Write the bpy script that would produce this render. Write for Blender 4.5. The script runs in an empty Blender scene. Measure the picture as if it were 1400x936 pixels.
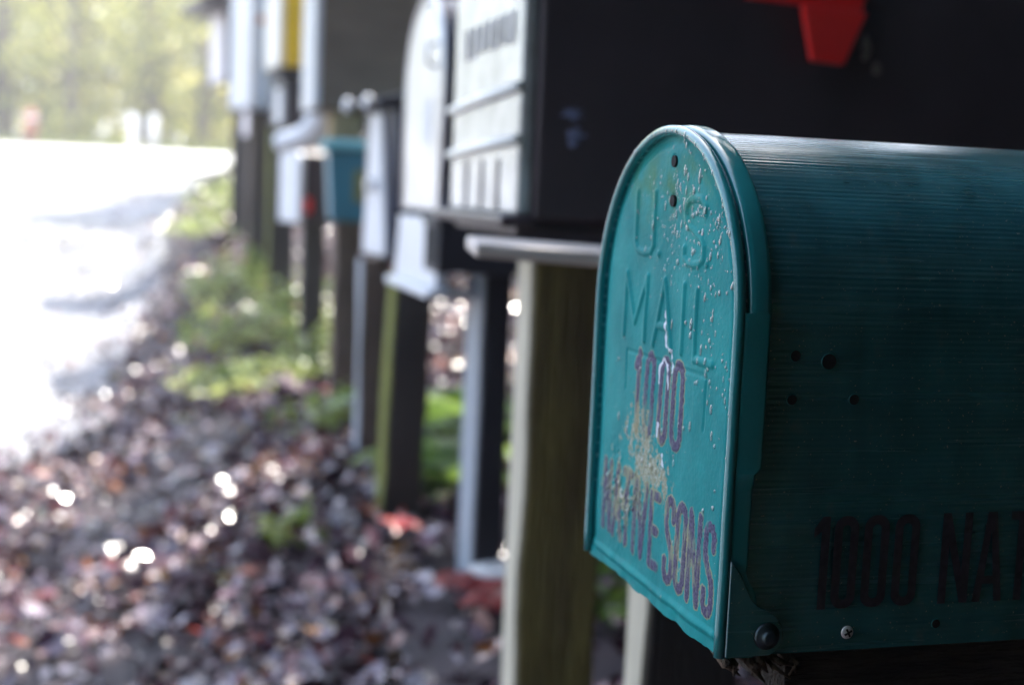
import bpy, bmesh, math, random
import numpy as np
from mathutils import Vector, Matrix, noise as mnoise

R = math.radians
scene = bpy.context.scene
col = scene.collection
CZ = 0.95                                   # eye height above the road

# ------------------------------------------------------------------ camera model
F, YAW, PITCH, ROLL = 1802.6, 0.2805, 0.11115, 0.04267
_cy, _sy = math.cos(YAW), math.sin(YAW)
FW = Vector((_sy*math.cos(PITCH), _cy*math.cos(PITCH), -math.sin(PITCH)))
_r = Vector((_cy, -_sy, 0)); _u = _r.cross(FW)
RT = _r*math.cos(ROLL) + _u*math.sin(ROLL)
UP = -_r*math.sin(ROLL) + _u*math.cos(ROLL)
EYE = Vector((0, 0, CZ))

def at(px, py, Y):
    """measured point of the photograph carried out to distance Y along the road"""
    d = FW*F + RT*(px-700) - UP*(py-468)
    return EYE + d*(Y/d.y)

# ------------------------------------------------------------------ terrain
def sst(a, b, x):
    t = min(1.0, max(0.0, (x-a)/(b-a))); return t*t*(3-2*t)

def edge_shift(Y):
    return 1.25*sst(9, 20, Y)

def road_z(Y):
    y = max(Y, -30.0)
    if y < 4.5: return 0.0
    if y < 20.5: return 0.0865*(y-4.5) - 0.10*(1-math.exp(-(y-4.5)/1.2))*0.3
    return 0.0865*16 - 0.03 + 0.02*min(y-20.5, 3)

def ground_z(X, Y):
    e = edge_shift(Y)
    z = road_z(Y) + 0.30*sst(-0.2+e, 0.48+e, X)*(1-sst(15, 18, Y))
    if X > 1.5+e:
        z += 0.75*min(X-1.5-e, 9)*(1-sst(14, 18, Y))
    z += 0.025*mnoise.noise(Vector((X*1.7, Y*1.7, 3.1)))*sst(-0.6, 0.3, X)
    if Y > 24: z += 0.03*(Y-24)
    return z

# ------------------------------------------------------------------ helpers
def link(o, parent=None):
    col.objects.link(o)
    if parent: o.parent = parent
    return o

def tag(o, label=None, cat=None, group=None, kind=None):
    if label: o['label'] = label
    if cat: o['category'] = cat
    if group: o['group'] = group
    if kind: o['kind'] = kind
    return o

def thing(name, label, cat, loc=(0, 0, 0), rz=0.0, group=None):
    o = bpy.data.objects.new(name, None); o.empty_display_size = .05
    o.location = loc; o.rotation_euler = (0, 0, rz)
    link(o); return tag(o, label, cat, group)

class MB:
    def __init__(s): s.v = []; s.f = []
    def add(s, v, f):
        n = len(s.v); s.v += [tuple(p) for p in v]; s.f += [tuple(i+n for i in q) for q in f]; return s
    def box(s, x0, x1, y0, y1, z0, z1, taper=0):
        t = taper
        v = [(x0, y0+t, z0), (x1, y0+t, z0), (x1, y1-t, z0), (x0, y1-t, z0), (x0, y0, z1), (x1, y0, z1), (x1, y1, z1), (x0, y1, z1)]
        return s.add(v, [(3, 2, 1, 0), (4, 5, 6, 7), (0, 1, 5, 4), (1, 2, 6, 5), (2, 3, 7, 6), (3, 0, 4, 7)])
    def prism_x(s, prof, x0, x1):            # prof: (y,z) loop
        n = len(prof)
        v = [(x0, y, z) for y, z in prof] + [(x1, y, z) for y, z in prof]
        f = [tuple(range(n)), tuple(range(2*n-1, n-1, -1))]
        f += [(i, i+n, (i+1) % n+n, (i+1) % n) for i in range(n)]
        return s.add(v, f)
    def prism_y(s, prof, y0, y1):            # prof: (x,z) loop
        n = len(prof)
        v = [(x, y0, z) for x, z in prof] + [(x, y1, z) for x, z in prof]
        f = [tuple(range(n-1, -1, -1)), tuple(range(n, 2*n))]
        f += [(i, (i+1) % n, (i+1) % n+n, i+n) for i in range(n)]
        return s.add(v, f)
    def tube(s, pts, r, n=8, cap=True):
        pts = [Vector(p) for p in pts]; base = len(s.v)
        rr = r if isinstance(r, (list, tuple)) else [r]*len(pts)
        ref = None
        for i, p in enumerate(pts):
            d = (pts[min(i+1, len(pts)-1)] - pts[max(i-1, 0)]).normalized()
            if ref is None:
                ref = Vector((0, 0, 1)) if abs(d.z) < .9 else Vector((1, 0, 0))
            a = d.cross(ref).normalized(); b = a.cross(d).normalized(); ref = b
            for k in range(n):
                t = 2*math.pi*k/n
                s.v.append(tuple(p + (a*math.cos(t) + b*math.sin(t))*rr[i]))
        for i in range(len(pts)-1):
            for k in range(n):
                a0 = base+i*n+k; a1 = base+i*n+(k+1) % n
                s.f.append((a0, a1, a1+n, a0+n))
        if cap:
            s.f.append(tuple(base+k for k in range(n-1, -1, -1)))
            s.f.append(tuple(base+(len(pts)-1)*n+k for k in range(n)))
        return s
    def cyl(s, a, b, r, n=24): return s.tube([a, b], r, n)
    def build(s, name, mat, parent=None, smooth=False, bevel=0, seg=2):
        me = bpy.data.meshes.new(name); me.from_pydata(s.v, [], s.f); me.validate()
        bm = bmesh.new(); bm.from_mesh(me); bmesh.ops.recalc_face_normals(bm, faces=bm.faces); bm.to_mesh(me); bm.free()
        if mat: me.materials.append(mat)
        o = link(bpy.data.objects.new(name, me), parent)
        if smooth: me.polygons.foreach_set('use_smooth', [True]*len(me.polygons))
        if bevel:
            m = o.modifiers.new('Bevel', 'BEVEL'); m.width = bevel; m.segments = seg; m.limit_method = 'ANGLE'; m.angle_limit = R(35)
            me.polygons.foreach_set('use_smooth', [True]*len(me.polygons))
            wn = o.modifiers.new('WN', 'WEIGHTED_NORMAL'); wn.keep_sharp = True
        return o

def arch(W, H, n=24, r=None, flat=1.0):
    """arch outline (y,z), near bottom -> over the top -> far bottom"""
    Rr = W/2; rise = Rr*flat
    p = [(0, 0)]
    for i in range(n+1):
        t = math.pi*i/n
        p.append((Rr - Rr*math.cos(t), H-rise + rise*math.sin(t)))
    p.append((W, 0)); return p

# ------------------------------------------------------------------ materials
def mat(name, color, rough=.5, metal=0.0, var=.25, scale=8.0, bump=0.0, bscale=40.0, spec=.5, col2=None, stretch=None, coat=0.0):
    m = bpy.data.materials.new(name); m.use_nodes = True
    nt = m.node_tree; b = nt.nodes['Principled BSDF']
    tc = nt.nodes.new('ShaderNodeTexCoord'); mp = nt.nodes.new('ShaderNodeMapping')
    nt.links.new(tc.outputs['Object'], mp.inputs['Vector'])
    if stretch: mp.inputs['Scale'].default_value = stretch
    n = nt.nodes.new('ShaderNodeTexNoise'); n.inputs['Scale'].default_value = scale; n.inputs['Detail'].default_value = 6
    nt.links.new(mp.outputs['Vector'], n.inputs['Vector'])
    r = nt.nodes.new('ShaderNodeValToRGB')
    c2 = col2 or tuple(c*(1-var) for c in color); c1 = color if col2 else tuple(min(1, c*(1+var)) for c in color)
    r.color_ramp.elements[0].position = .32; r.color_ramp.elements[1].position = .68
    r.color_ramp.elements[0].color = (*c2, 1); r.color_ramp.elements[1].color = (*c1, 1)
    nt.links.new(n.outputs['Fac'], r.inputs['Fac']); nt.links.new(r.outputs['Color'], b.inputs['Base Color'])
    b.inputs['Roughness'].default_value = rough; b.inputs['Metallic'].default_value = metal
    b.inputs['Specular IOR Level'].default_value = spec
    b.inputs['Coat Weight'].default_value = coat; b.inputs['Coat Roughness'].default_value = .12
    if bump:
        n2 = nt.nodes.new('ShaderNodeTexNoise'); n2.inputs['Scale'].default_value = bscale; n2.inputs['Detail'].default_value = 8
        nt.links.new(mp.outputs['Vector'], n2.inputs['Vector'])
        bp = nt.nodes.new('ShaderNodeBump'); bp.inputs['Strength'].default_value = bump; bp.inputs['Distance'].default_value = .01
        nt.links.new(n2.outputs['Fac'], bp.inputs['Height']); nt.links.new(bp.outputs['Normal'], b.inputs['Normal'])
    return m

TEAL = (.022, .215, .235)
M = dict(
    teal=mat('teal_paint', (.014, .20, .215), .16, var=.12, scale=30, bump=.03, bscale=350, spec=.6, coat=.6),
    teal_shaded=mat('teal_shaded_paint', (.026, .150, .180), .22, metal=.2, var=.2, scale=45, bump=.02, bscale=500, spec=.9, coat=1.0),  # same teal paint, darkened and greyed for the shaded side
    black=mat('black_plastic', (.046, .033, .040), .42, var=.2, bump=.1, bscale=180),
    hole=mat('dark_hole', (.004, .004, .005), .9, var=.1),
    door_reflect=mat('door_reflect', (.50, .51, .51), .20, metal=.35, var=.22, scale=25, bump=.1, bscale=60),  # grey stands in for bright road reflection on the black door
    pale_rib=mat('pale_rib', (.85, .86, .82), .3, var=.08),
    scuff=mat('scuff', (.16, .18, .30), .6, var=.5, scale=120),
    red=mat('red_plastic', (.93, .022, .020), .35, var=.12, bump=.05),
    silver=mat('silver_metal', (.62, .62, .63), .33, metal=.55, var=.12, scale=12, bump=.06, bscale=30),
    white=mat('white_paint', (.60, .62, .66), .35, var=.06),
    cream=mat('cream_paint', (.78, .74, .66), .4, var=.06),
    pink=mat('pinkish_white_paint', (.76, .70, .72), .4, var=.06),
    navy=mat('navy_paint', (.012, .018, .045), .4, var=.2),
    navy_grey=mat('navy_grey_paint', (.020, .020, .030), .55, var=.2),
    taupe=mat('taupe_wood', (.115, .088, .062), .75, var=.2, scale=6, bump=.3, stretch=(1, 1, 6)),
    yellow=mat('yellow_paint', (.80, .52, .015), .4, var=.12),
    lightblue=mat('light_blue_paint', (.32, .44, .62), .4, var=.15),
    bluegrey=mat('blue_grey_paint', (.10, .17, .25), .45, var=.15),
    rust=mat('rust_stripe', (.30, .10, .07), .7, var=.3),
    sticker_olive=mat('olive_sticker', (.16, .17, .05), .5),
    tub=mat('turquoise_tub', (.02, .15, .22), .4, var=.12),
    tub_lid=mat('pale_cyan_lid', (.18, .52, .60), .35, var=.1),
    plank=mat('weathered_plank', (.62, .55, .50), .7, var=.25, scale=14, bump=.35, bscale=60, stretch=(1, 8, 8)),
    post=mat('mossy_post', (.25, .215, .06), .85, col2=(.10, .075, .03), scale=5, bump=.7, bscale=35, stretch=(5, 5, .6)),
    post_lit=mat('lit_post_side', (.50, .46, .36), .7, var=.18, scale=9, bump=.3, stretch=(5, 5, .6)),  # pale colour paints the lit road side of the posts
    post_dark=mat('dark_wet_post', (.035, .028, .022), .6, col2=(.022, .018, .018), scale=6, bump=.6, bscale=35, stretch=(5, 5, .7)),
    post_brown=mat('brown_post', (.10, .07, .055), .8, var=.35, scale=6, bump=.5, stretch=(5, 5, .7)),
    post_blue=mat('blue_grey_post', (.28, .32, .37), .5, var=.15, scale=6, bump=.2, stretch=(4, 4, .7)),
    moss=mat('moss', (.16, .17, .03), .9, var=.35, scale=60, bump=.8, bscale=150),
    bark=mat('rough_bark', (.05, .036, .028), .9, col2=(.016, .012, .010), scale=30, bump=1.0, bscale=60, stretch=(1, 6, 6)),
    tan=mat('tan_wood', (.33, .24, .12), .75, var=.25, scale=10, bump=.3),
    steel=mat('bright_steel', (.88, .88, .84), .35, metal=.35, var=.1, scale=200),
    rivet=mat('dark_rivet', (.05, .07, .08), .35, metal=.8, var=.2),
    marker=mat('white_marker', (.82, .82, .80), .4, var=.05),
    redmark=mat('salmon_red_marker', (.42, .13, .09), .5, var=.1),
    stone=mat('pale_stone', (.72, .71, .70), .6, var=.25, scale=30, bump=.5),
    scrap=mat('blue_scrap', (.05, .09, .55), .45, var=.2),
    trunk=mat('tree_bark', (.12, .09, .07), .9, var=.3, scale=5, bump=.8, bscale=20, stretch=(4, 4, .7)),
)

def weather_side(m):
    nt = m.node_tree; b = nt.nodes['Principled BSDF']; L = nt.links.new
    tc = [n for n in nt.nodes if n.type == 'TEX_COORD'][0]
    def noise(scale, st_, det=4):
        mp = nt.nodes.new('ShaderNodeMapping'); mp.inputs['Scale'].default_value = st_; L(tc.outputs['Object'], mp.inputs['Vector'])
        n = nt.nodes.new('ShaderNodeTexNoise'); n.inputs['Scale'].default_value = scale; n.inputs['Detail'].default_value = det; L(mp.outputs[0], n.inputs['Vector']); return n.outputs['Fac']
    def mr(x, a, b_, c, d):
        n = nt.nodes.new('ShaderNodeMapRange'); n.inputs['From Min'].default_value = a; n.inputs['From Max'].default_value = b_; n.inputs['To Min'].default_value = c; n.inputs['To Max'].default_value = d
        L(x, n.inputs['Value']); return n.outputs['Result']
    L(mr(noise(1, (5, 300, 300), 6), .32, .68, .11, .34), b.inputs['Roughness'])
    base = b.inputs['Base Color'].links[0].from_socket
    for fac, colr in ((mr(noise(1, (60, 60, 14), 6), .52, .72, 0, .55), (.012, .075, .085, 1)), (mr(noise(1, (90, 90, 90), 8), .60, .72, 0, .35), (.10, .17, .16, 1)), (mr(noise(1, (900, 900, 900), 1), .735, .76, 0, .8), (.45, .47, .40, 1))):
        mx = nt.nodes.new('ShaderNodeMix'); mx.data_type = 'RGBA'; L(fac, mx.inputs[0]); L(base, mx.inputs[6]); mx.inputs[7].default_value = colr; base = mx.outputs[2]
    L(base, b.inputs['Base Color'])
weather_side(M['teal_shaded'])
def leaf_mat(name, ramp, rough=.35, transl=.0, spec=.5):
    m = bpy.data.materials.new(name); m.use_nodes = True; nt = m.node_tree; b = nt.nodes['Principled BSDF']
    g = nt.nodes.new('ShaderNodeNewGeometry'); r = nt.nodes.new('ShaderNodeValToRGB')
    r.color_ramp.interpolation = 'LINEAR'
    while len(r.color_ramp.elements) < len(ramp): r.color_ramp.elements.new(.5)
    for e, (p, c) in zip(r.color_ramp.elements, ramp): e.position = p; e.color = (*c, 1)
    nt.links.new(g.outputs['Random Per Island'], r.inputs['Fac']); nt.links.new(r.outputs['Color'], b.inputs['Base Color'])
    b.inputs['Roughness'].default_value = rough; b.inputs['Specular IOR Level'].default_value = spec
    if transl:
        t = nt.nodes.new('ShaderNodeBsdfTranslucent'); mx = nt.nodes.new('ShaderNodeMixShader'); mx.inputs[0].default_value = transl
        hs = nt.nodes.new('ShaderNodeHueSaturation'); hs.inputs['Value'].default_value = 1.6; hs.inputs['Hue'].default_value = .485
        nt.links.new(r.outputs['Color'], hs.inputs['Color']); nt.links.new(hs.outputs['Color'], t.inputs['Color'])
        nt.links.new(b.outputs[0], mx.inputs[1]); nt.links.new(t.outputs[0], mx.inputs[2])
        nt.links.new(mx.outputs[0], nt.nodes['Material Output'].inputs['Surface'])
    return m

M['litter'] = leaf_mat('leaf_litter', [(0, (.018, .006, .012)), (.30, (.050, .018, .032)), (.40, (.16, .024, .014)), (.47, (.060, .028, .048)),
                                       (.70, (.115, .07, .095)), (.85, (.31, .25, .27)), (.92, (.24, .085, .03)), (.95, (.30, .11, .02)), (1, (.07, .09, .03))],   .21, spec=.75)
_b = M['litter'].node_tree.nodes['Principled BSDF']; _b.inputs['Coat Weight'].default_value = .12; _b.inputs['Coat Roughness'].default_value = .06
M['weed'] = leaf_mat('weed_leaf', [(0, (.06, .10, .02)), (.3, (.15, .22, .04)), (.65, (.28, .34, .08)), (1, (.42, .44, .26))], .3, .35)
M['fern'] = leaf_mat('fern_leaf', [(0, (.03, .07, .012)), (.4, (.07, .14, .018)), (.8, (.15, .25, .03)), (1, (.26, .33, .06))], .3, .3)
M['far_leaf'] = leaf_mat('far_leaf', [(0, (.16, .19, .06)), (.35, (.28, .31, .08)), (.7, (.42, .43, .12)), (1, (.55, .52, .20))], .25, .62)
M['dark_leaf'] = leaf_mat('dark_conifer_leaf', [(0, (.018, .03, .014)), (.6, (.03, .05, .02)), (1, (.05, .07, .03))], .5, .1)
M['grass'] = leaf_mat('verge_grass', [(0, (.10, .15, .04)), (.5, (.18, .22, .07)), (1, (.28, .28, .12))], .5, .3)

# ------------------------------------------------------------------ glyph strokes
def rr_loop(n=6, k=.5):                     # tall rounded loop in the unit box (aspect handled by the caller)
    p = []
    for i in range(2*n+1):
        t = math.pi*i/(2*n); p.append((.5+.5*math.cos(t), 1-.16+.16*math.sin(t)))
    for i in range(2*n+1):
        t = math.pi+math.pi*i/(2*n); p.append((.5+.5*math.cos(t), .16+.16*math.sin(t)))
    p.append(p[0]); return p
GL = {
    '0': [rr_loop()], 'O': [rr_loop()],
    '1': [[(.15, .82), (.7, 1), (.7, 0)]],
    'N': [[(0, 0), (0, 1), (1, 0), (1, 1)]],
    'A': [[(0, 0), (.5, 1), (1, 0)], [(.2, .3), (.8, .3)]],
    'T': [[(0, 1), (1, 1)], [(.5, 1), (.5, 0)]],
    'I': [[(.5, 0), (.5, 1)]],
    'V': [[(0, 1), (.5, 0), (1, 1)]],
    'E': [[(1, 1), (0, 1), (0, 0), (1, 0)], [(0, .5), (.8, .5)]],
    'S': [[(1, .77), (1, .9), (.8, .98), (.5, 1), (.2, .98), (0, .9), (0, .72), (.15, .6), (.85, .4), (1, .28), (1, .1), (.8, .02), (.5, 0), (.2, .02), (0, .1), (0, .23)]],
    'U': [[(0, 1), (0, .15), (.15, .04), (.5, 0), (.85, .04), (1, .15), (1, 1)]],
    'M': [[(0, 0), (0, 1), (.5, .25), (1, 1), (1, 0)]],
    'L': [[(0, 1), (0, 0), (1, 0)]],
    '.': [[(.5, 0), (.5, .02)]],
}
def strokes(layout):
    """layout: (char, u0, u1, v0, v1) -> list of segments"""
    S = []
    for ch, u0, u1, v0, v1 in layout:
        for pl in GL[ch]:
            q = [(u0+(u1-u0)*a, v0+(v1-v0)*b) for a, b in pl]
            S += list(zip(q[:-1], q[1:]))
    return S
def seg_dist(Ug, Vg, segs):
    D = np.full(Ug.shape, 1e3)
    for (a, b) in segs:
        ax, ay = a; bx, by = b; dx, dy = bx-ax, by-ay; L = dx*dx+dy*dy+1e-9
        t = np.clip(((Ug-ax)*dx+(Vg-ay)*dy)/L, 0, 1)
        D = np.minimum(D, np.hypot(Ug-ax-t*dx, Vg-ay-t*dy))
    return D
def vnoise(U_, V_, s, seed):
    """cheap smooth value noise on arrays"""
    rng = np.random.RandomState(seed); N = 64; T = rng.rand(N, N)
    x = U_/s; y = V_/s; xi = np.floor(x).astype(int); yi = np.floor(y).astype(int)
    fx = x-xi; fy = y-yi; fx = fx*fx*(3-2*fx); fy = fy*fy*(3-2*fy)
    g = lambda i, j: T[i % N, j % N]
    return (g(xi, yi)*(1-fx)+g(xi+1, yi)*fx)*(1-fy)+(g(xi, yi+1)*(1-fx)+g(xi+1, yi+1)*fx)*fy
def npst(a, b, x):
    t = np.clip((x-a)/(b-a), 0, 1); return t*t*(3-2*t)

# ================================================================== the turquoise mailbox in front
W0, H0, D0 = .170, .2213, .47
X0, Y0, Z0 = .23525, .48283, CZ-.18693
teal = thing('mailbox', 'turquoise metal mailbox with wet arched door, peeling dark letters and ribbed side', 'mailbox', (X0, Y0, Z0), 0, 'mailboxes in the roadside row')

# --- ribbed body
def arc_profile(W, H, inset, step):
    pts = []; Rr = W/2-inset; zc = H-W/2
    L1 = zc; L2 = math.pi*Rr; tot = 2*L1+L2; n = int(tot/step)
    for i in range(n+1):
        s = tot*i/n
        if s < L1: p = (inset, s); nr = (-1, 0)
        elif s < L1+L2:
            t = (s-L1)/Rr; p = (W/2-Rr*math.cos(t), zc+Rr*math.sin(t)); nr = (-math.cos(t), math.sin(t))
        else: p = (W-inset, zc-(s-L1-L2)); nr = (1, 0)
        pts.append((p, nr, s))
    return pts
prof = arc_profile(W0, H0, .0018, .00042)
nx = 70
bv = []; bf = []
for ix in range(nx+1):
    x = .004 + (D0-.004)*ix/nx
    for (p, nr, s) in prof:
        w = 2*math.pi*s/.00245
        rb = math.floor(s/.00245+.5)
        amp = .000055*(0.9+.9*mnoise.noise(Vector((rb*1.37, x*2.5, 0))))
        d = amp*math.cos(w) + .00010*mnoise.noise(Vector((s*170, x*1.3, 9))) + .00035*mnoise.noise(Vector((x*9, s*9, 1.7))) + .00012*mnoise.noise(Vector((x*30, s*40, 5)))
        bv.append((x, p[0]+nr[0]*d, p[1]+nr[1]*d))
m_ = len(prof)
for ix in range(nx):
    for k in range(m_-1):
        a = ix*m_+k; bf.append((a, a+1, a+m_+1, a+m_))
mb = MB(); mb.v = bv; mb.f = bf
body = mb.build('body', M['teal_shaded'], teal, smooth=True)
# back wall and floor
mb = MB(); mb.prism_x(arch(W0-.006, H0-.004, 32), 0, .0015); o = mb.build('back_panel', M['teal_shaded'], teal); o.location = (D0-.002, .003, .001)
mb = MB(); mb.box(.008, D0-.002, .003, W0-.003, .001, .003); mb.build('floor_panel', M['teal_shaded'], teal)

# --- door sheet: a fine height field with the embossed and stuck-on lettering
st = .0006
us = np.arange(0, W0+st/2, st); vs = np.arange(-.003, H0+st/2, st)
U, V = np.meshgrid(us, vs); um, vm = U*1000, V*1000
Rm = W0*500; zc = H0*1000-Rm
dist = np.where(vm > zc, Rm-np.hypot(um-Rm, vm-zc), np.minimum(um, W0*1000-um))   # depth inside outline, mm
emb = strokes([('U', 47, 70, 162, 191), ('.', 76, 78, 162.5, 163), ('S', 107, 128, 160, 189), ('.', 131, 133, 161, 161.5),
               ('M', 37.5, 64, 120.5, 151), ('A', 75.5, 97, 120, 151), ('I', 108, 111, 120, 150.5), ('L', 124, 143, 119, 149.5)])
frame_s = [((43, 94), (43, 113)), ((43, 113), (138, 113)), ((138, 113), (137, 90))]
ink_s = strokes([('1', 55, 62, 77, 114), ('0', 70.3, 78.5, 77, 114.2), ('0', 88, 96.5, 77, 114.2), ('0', 103.6, 113, 77, 114.2),
                 ('N', 20, 29, 19, 53), ('A', 34, 45, 18, 53), ('T', 48, 57, 18, 53), ('I', 61, 65, 17, 53), ('V', 67.5, 79, 17, 52), ('E', 85, 94.5, 17, 50),
                 ('S', 103.5, 111.5, 15, 52), ('O', 116.5, 125, 14.5, 52), ('N', 130.5, 140.5, 14, 52), ('S', 147, 155, 13.5, 51)])
dE = seg_dist(um, vm, emb); dF = seg_dist(um, vm, frame_s); dI = seg_dist(um, vm, ink_s) - 2.15
ridge = lambda d, w: np.sqrt(np.clip(1-(d/w)**2, 0, 1))
h = .85*ridge(dE, 1.8) + .12*npst(4.5, 2.2, dE) - .45*ridge(dF, 1.1)
h += .7*(vnoise(um, vm, 30, 1)-.5) + .25*(vnoise(um, vm, 11, 2)-.5)
g = lambda cu, cv, su, sv: np.exp(-((um-cu)/su)**2-((vm-cv)/sv)**2)
rustf = np.clip(.56*g(45, 40, 34, 25) + .46*g(76, 70, 30, 17) + .55*g(88, 58, 22, 10) + .45*g(125, 32, 30, 20) + .5*g(62, 85, 18, 14), 0, 1)
bz = np.clip(1.15*g(44, 36, 28, 20)+.5*g(78, 66, 24, 9), 0, 1)*npst(.25, .65, vnoise(um, vm*.6, 8, 31))
blister = np.clip(vnoise(um, vm*.7, 1.6, 3)*1.0+.6*vnoise(um, vm*.8, 3.1, 4)-.78, 0, 1)*3.6*bz
h += blister*.8
h += .22*npst(.4, -.4, dI)*(.5+vnoise(um, vm, 1.5, 8))
crump = npst(16, 0, vm)
h += crump*(1.6*(vnoise(um, vm*.6, 17, 5)-.5) + 1.0*(vnoise(um, vm, 7, 6)-.5)) + 1.2*npst(9, 6, vm)*npst(3, 6, vm)
h += -1.6*npst(11.5, 6.0, dist)*npst(3.0, 4.5, vm)
white_s = [((88, 137), (90, 128)), ((90, 128), (90, 121)), ((90, 121), (98, 119)), ((98, 119), (100, 110)), ((85, 103), (85, 110)), ((85, 110), (89, 115)), ((89, 115), (95, 111)), ((95, 111), (97, 101)),
           ((88, 84), (87, 78)), ((94, 70), (95, 66))]
dW = seg_dist(um, vm, white_s) - .75 + 1.7*(vnoise(um, vm, 1.6, 12)-.5)  # white strokes paint the bright reflections in a water drip
# wavy lower hem
hem = -1.2 + 2.0*(vnoise(um, um*0, 23, 7)-.5) + 0.6*(vnoise(um, um*0, 6, 9)-.5)
keep = (dist > 1.2) & (vm >= hem-.3)
holes = [(90.2, 205.3), (91, 187.4)]
dh = np.full(um.shape, 1e3)
for (a, b) in holes: dh = np.minimum(dh, np.hypot(um-a, vm-b))
h -= .5*npst(4.2, 2.8, dh)
ny_, nx_ = U.shape
idx = -np.ones(U.shape, int); kk = np.argwhere(keep); idx[keep] = np.arange(len(kk))
co = np.stack([-h[keep]/1000 + .0005, W0-U[keep], np.maximum(V[keep], hem[keep]/1000)], 1)
q = np.stack([idx[:-1, :-1], idx[:-1, 1:], idx[1:, 1:], idx[1:, :-1]], -1).reshape(-1, 4)
q = q[(q >= 0).all(1)]
me = bpy.data.meshes.new('door'); me.from_pydata(co.tolist(), [], q.tolist()); me.validate()
for nm, arr in (('ink', dI), ('rustf', rustf), ('whitef', dW), ('blister', blister), ('algae', np.clip(1.1*g(95, 197, 34, 15)+.5*g(60, 190, 14, 16)+.6*g(40, 200, 14, 10), 0, 1))):
    a = me.attributes.new(nm, 'FLOAT', 'POINT'); a.data.foreach_set('value', arr[keep].astype(np.float32))
me.polygons.foreach_set('use_smooth', [True]*len(me.polygons))
def door_material():
    m = bpy.data.materials.new('turquoise_door_paint'); m.use_nodes = True; nt = m.node_tree; b = nt.nodes['Principled BSDF']; L = nt.links.new
    def nd(t, **k):
        n = nt.nodes.new(t)
        for a, v in k.items(): setattr(n, a, v)
        return n
    def attr(n): a = nd('ShaderNodeAttribute'); a.attribute_name = n; return a.outputs['Fac']
    def math_(op, a, b_=None, clamp=False):
        n = nd('ShaderNodeMath', operation=op, use_clamp=clamp)
        for i, s in enumerate((a, b_)):
            if s is None: continue
            if isinstance(s, (int, float)): n.inputs[i].default_value = s
            else: L(s, n.inputs[i])
        return n.outputs[0]
    tc = nd('ShaderNodeTexCoord').outputs['Object']
    def noise(sc, det=6, stretch=None):
        n = nd('ShaderNodeTexNoise'); n.inputs['Scale'].default_value = sc; n.inputs['Detail'].default_value = det
        if stretch:
            mp = nd('ShaderNodeMapping'); mp.inputs['Scale'].default_value = stretch; L(tc, mp.inputs['Vector']); L(mp.outputs[0], n.inputs['Vector'])
        else: L(tc, n.inputs['Vector'])
        return n.outputs['Fac']
    def ss(x, lo, hi):
        n = nd('ShaderNodeMapRange'); n.interpolation_type = 'SMOOTHSTEP'; n.clamp = True
        n.inputs['From Min'].default_value = lo; n.inputs['From Max'].default_value = hi; L(x, n.inputs['Value']); return n.outputs['Result']
    def mix(f, a, b_):
        n = nd('ShaderNodeMix', data_type='RGBA')
        if isinstance(f, float): n.inputs[0].default_value = f
        else: L(f, n.inputs[0])
        for i, s in ((6, a), (7, b_)):
            if isinstance(s, tuple): n.inputs[i].default_value = (*s, 1)
            else: L(s, n.inputs[i])
        return n.outputs[2]
    n1, n2, n3, n4 = noise(28), noise(420, 4), noise(900, 3), noise(70, 8, (1, 1, .25))
    base = mix(ss(n1, .35, .65), (.010, .190, .200), (.016, .245, .250))
    base = mix(math_('MULTIPLY', ss(n4, .56, .78), .18), base, (.07, .29, .30))
    base = mix(math_('MULTIPLY', attr('algae'), ss(noise(60), .3, .75)), base, (.055, .165, .075))
    ru = attr('rustf')
    tanmask = ss(math_('ADD', math_('MULTIPLY', ru, .42), math_('ADD', math_('MULTIPLY', n2, .45), math_('MULTIPLY', noise(150, 6, (1, 1, .6)), .75))), .80, .92)
    base = mix(math_('MULTIPLY', tanmask, .8), base, mix(ss(n3, .4, .65), (.30, .25, .14), (.44, .43, .37)))
    # stuck-on letters, cracked where the blisters are
    ink = math_('ADD', attr('ink'), math_('MULTIPLY', math_('SUBTRACT', n2, .5), 2.4))
    inkm = ss(ink, .25, -.05); gold = math_('MULTIPLY', ss(ink, .95, .5), ss(n1, .3, .55))
    base = mix(math_('MULTIPLY', gold, .75), base, (.30, .27, .15))
    erode = ss(math_('ADD', math_('MULTIPLY', ru, .42), math_('MULTIPLY', noise(380, 5, (1, 1, .22)), 1.0)), .82, .60)
    inkc = mix(ss(n3, .35, .7), (.050, .045, .095), (.11, .10, .17))
    base = mix(math_('MULTIPLY', inkm, math_('ADD', math_('MULTIPLY', erode, .85), .12)), base, inkc)
    bl = ss(attr('blister'), .5, 1.3)
    base = mix(math_('MULTIPLY', bl, ss(n3, .42, .6)), base, mix(ss(n2, .4, .6), (.38, .33, .20), (.55, .56, .54)))
    base = mix(math_('MULTIPLY', ss(attr('whitef'), .25, -.15), .85), base, (.62, .66, .74))
    L(base, b.inputs['Base Color'])
    b.inputs['Specular IOR Level'].default_value = .03
    rg = math_('ADD', math_('MULTIPLY', tanmask, .3), .34); L(rg, b.inputs['Roughness'])
    bp = nd('ShaderNodeBump'); bp.inputs['Strength'].default_value = .12; bp.inputs['Distance'].default_value = .002; L(n2, bp.inputs['Height']); L(bp.outputs[0], b.inputs['Normal'])
    return m
me.materials.append(door_material())
door = link(bpy.data.objects.new('door', me), teal)

# holes in the door: a dark recess with a worn rim
for (a, b) in holes:
    mb = MB(); mb.cyl((-.0004, W0-a/1000, b/1000), (.004, W0-a/1000, b/1000), .0027, 28); mb.build('screw_hole', M['hole'], door)

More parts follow.
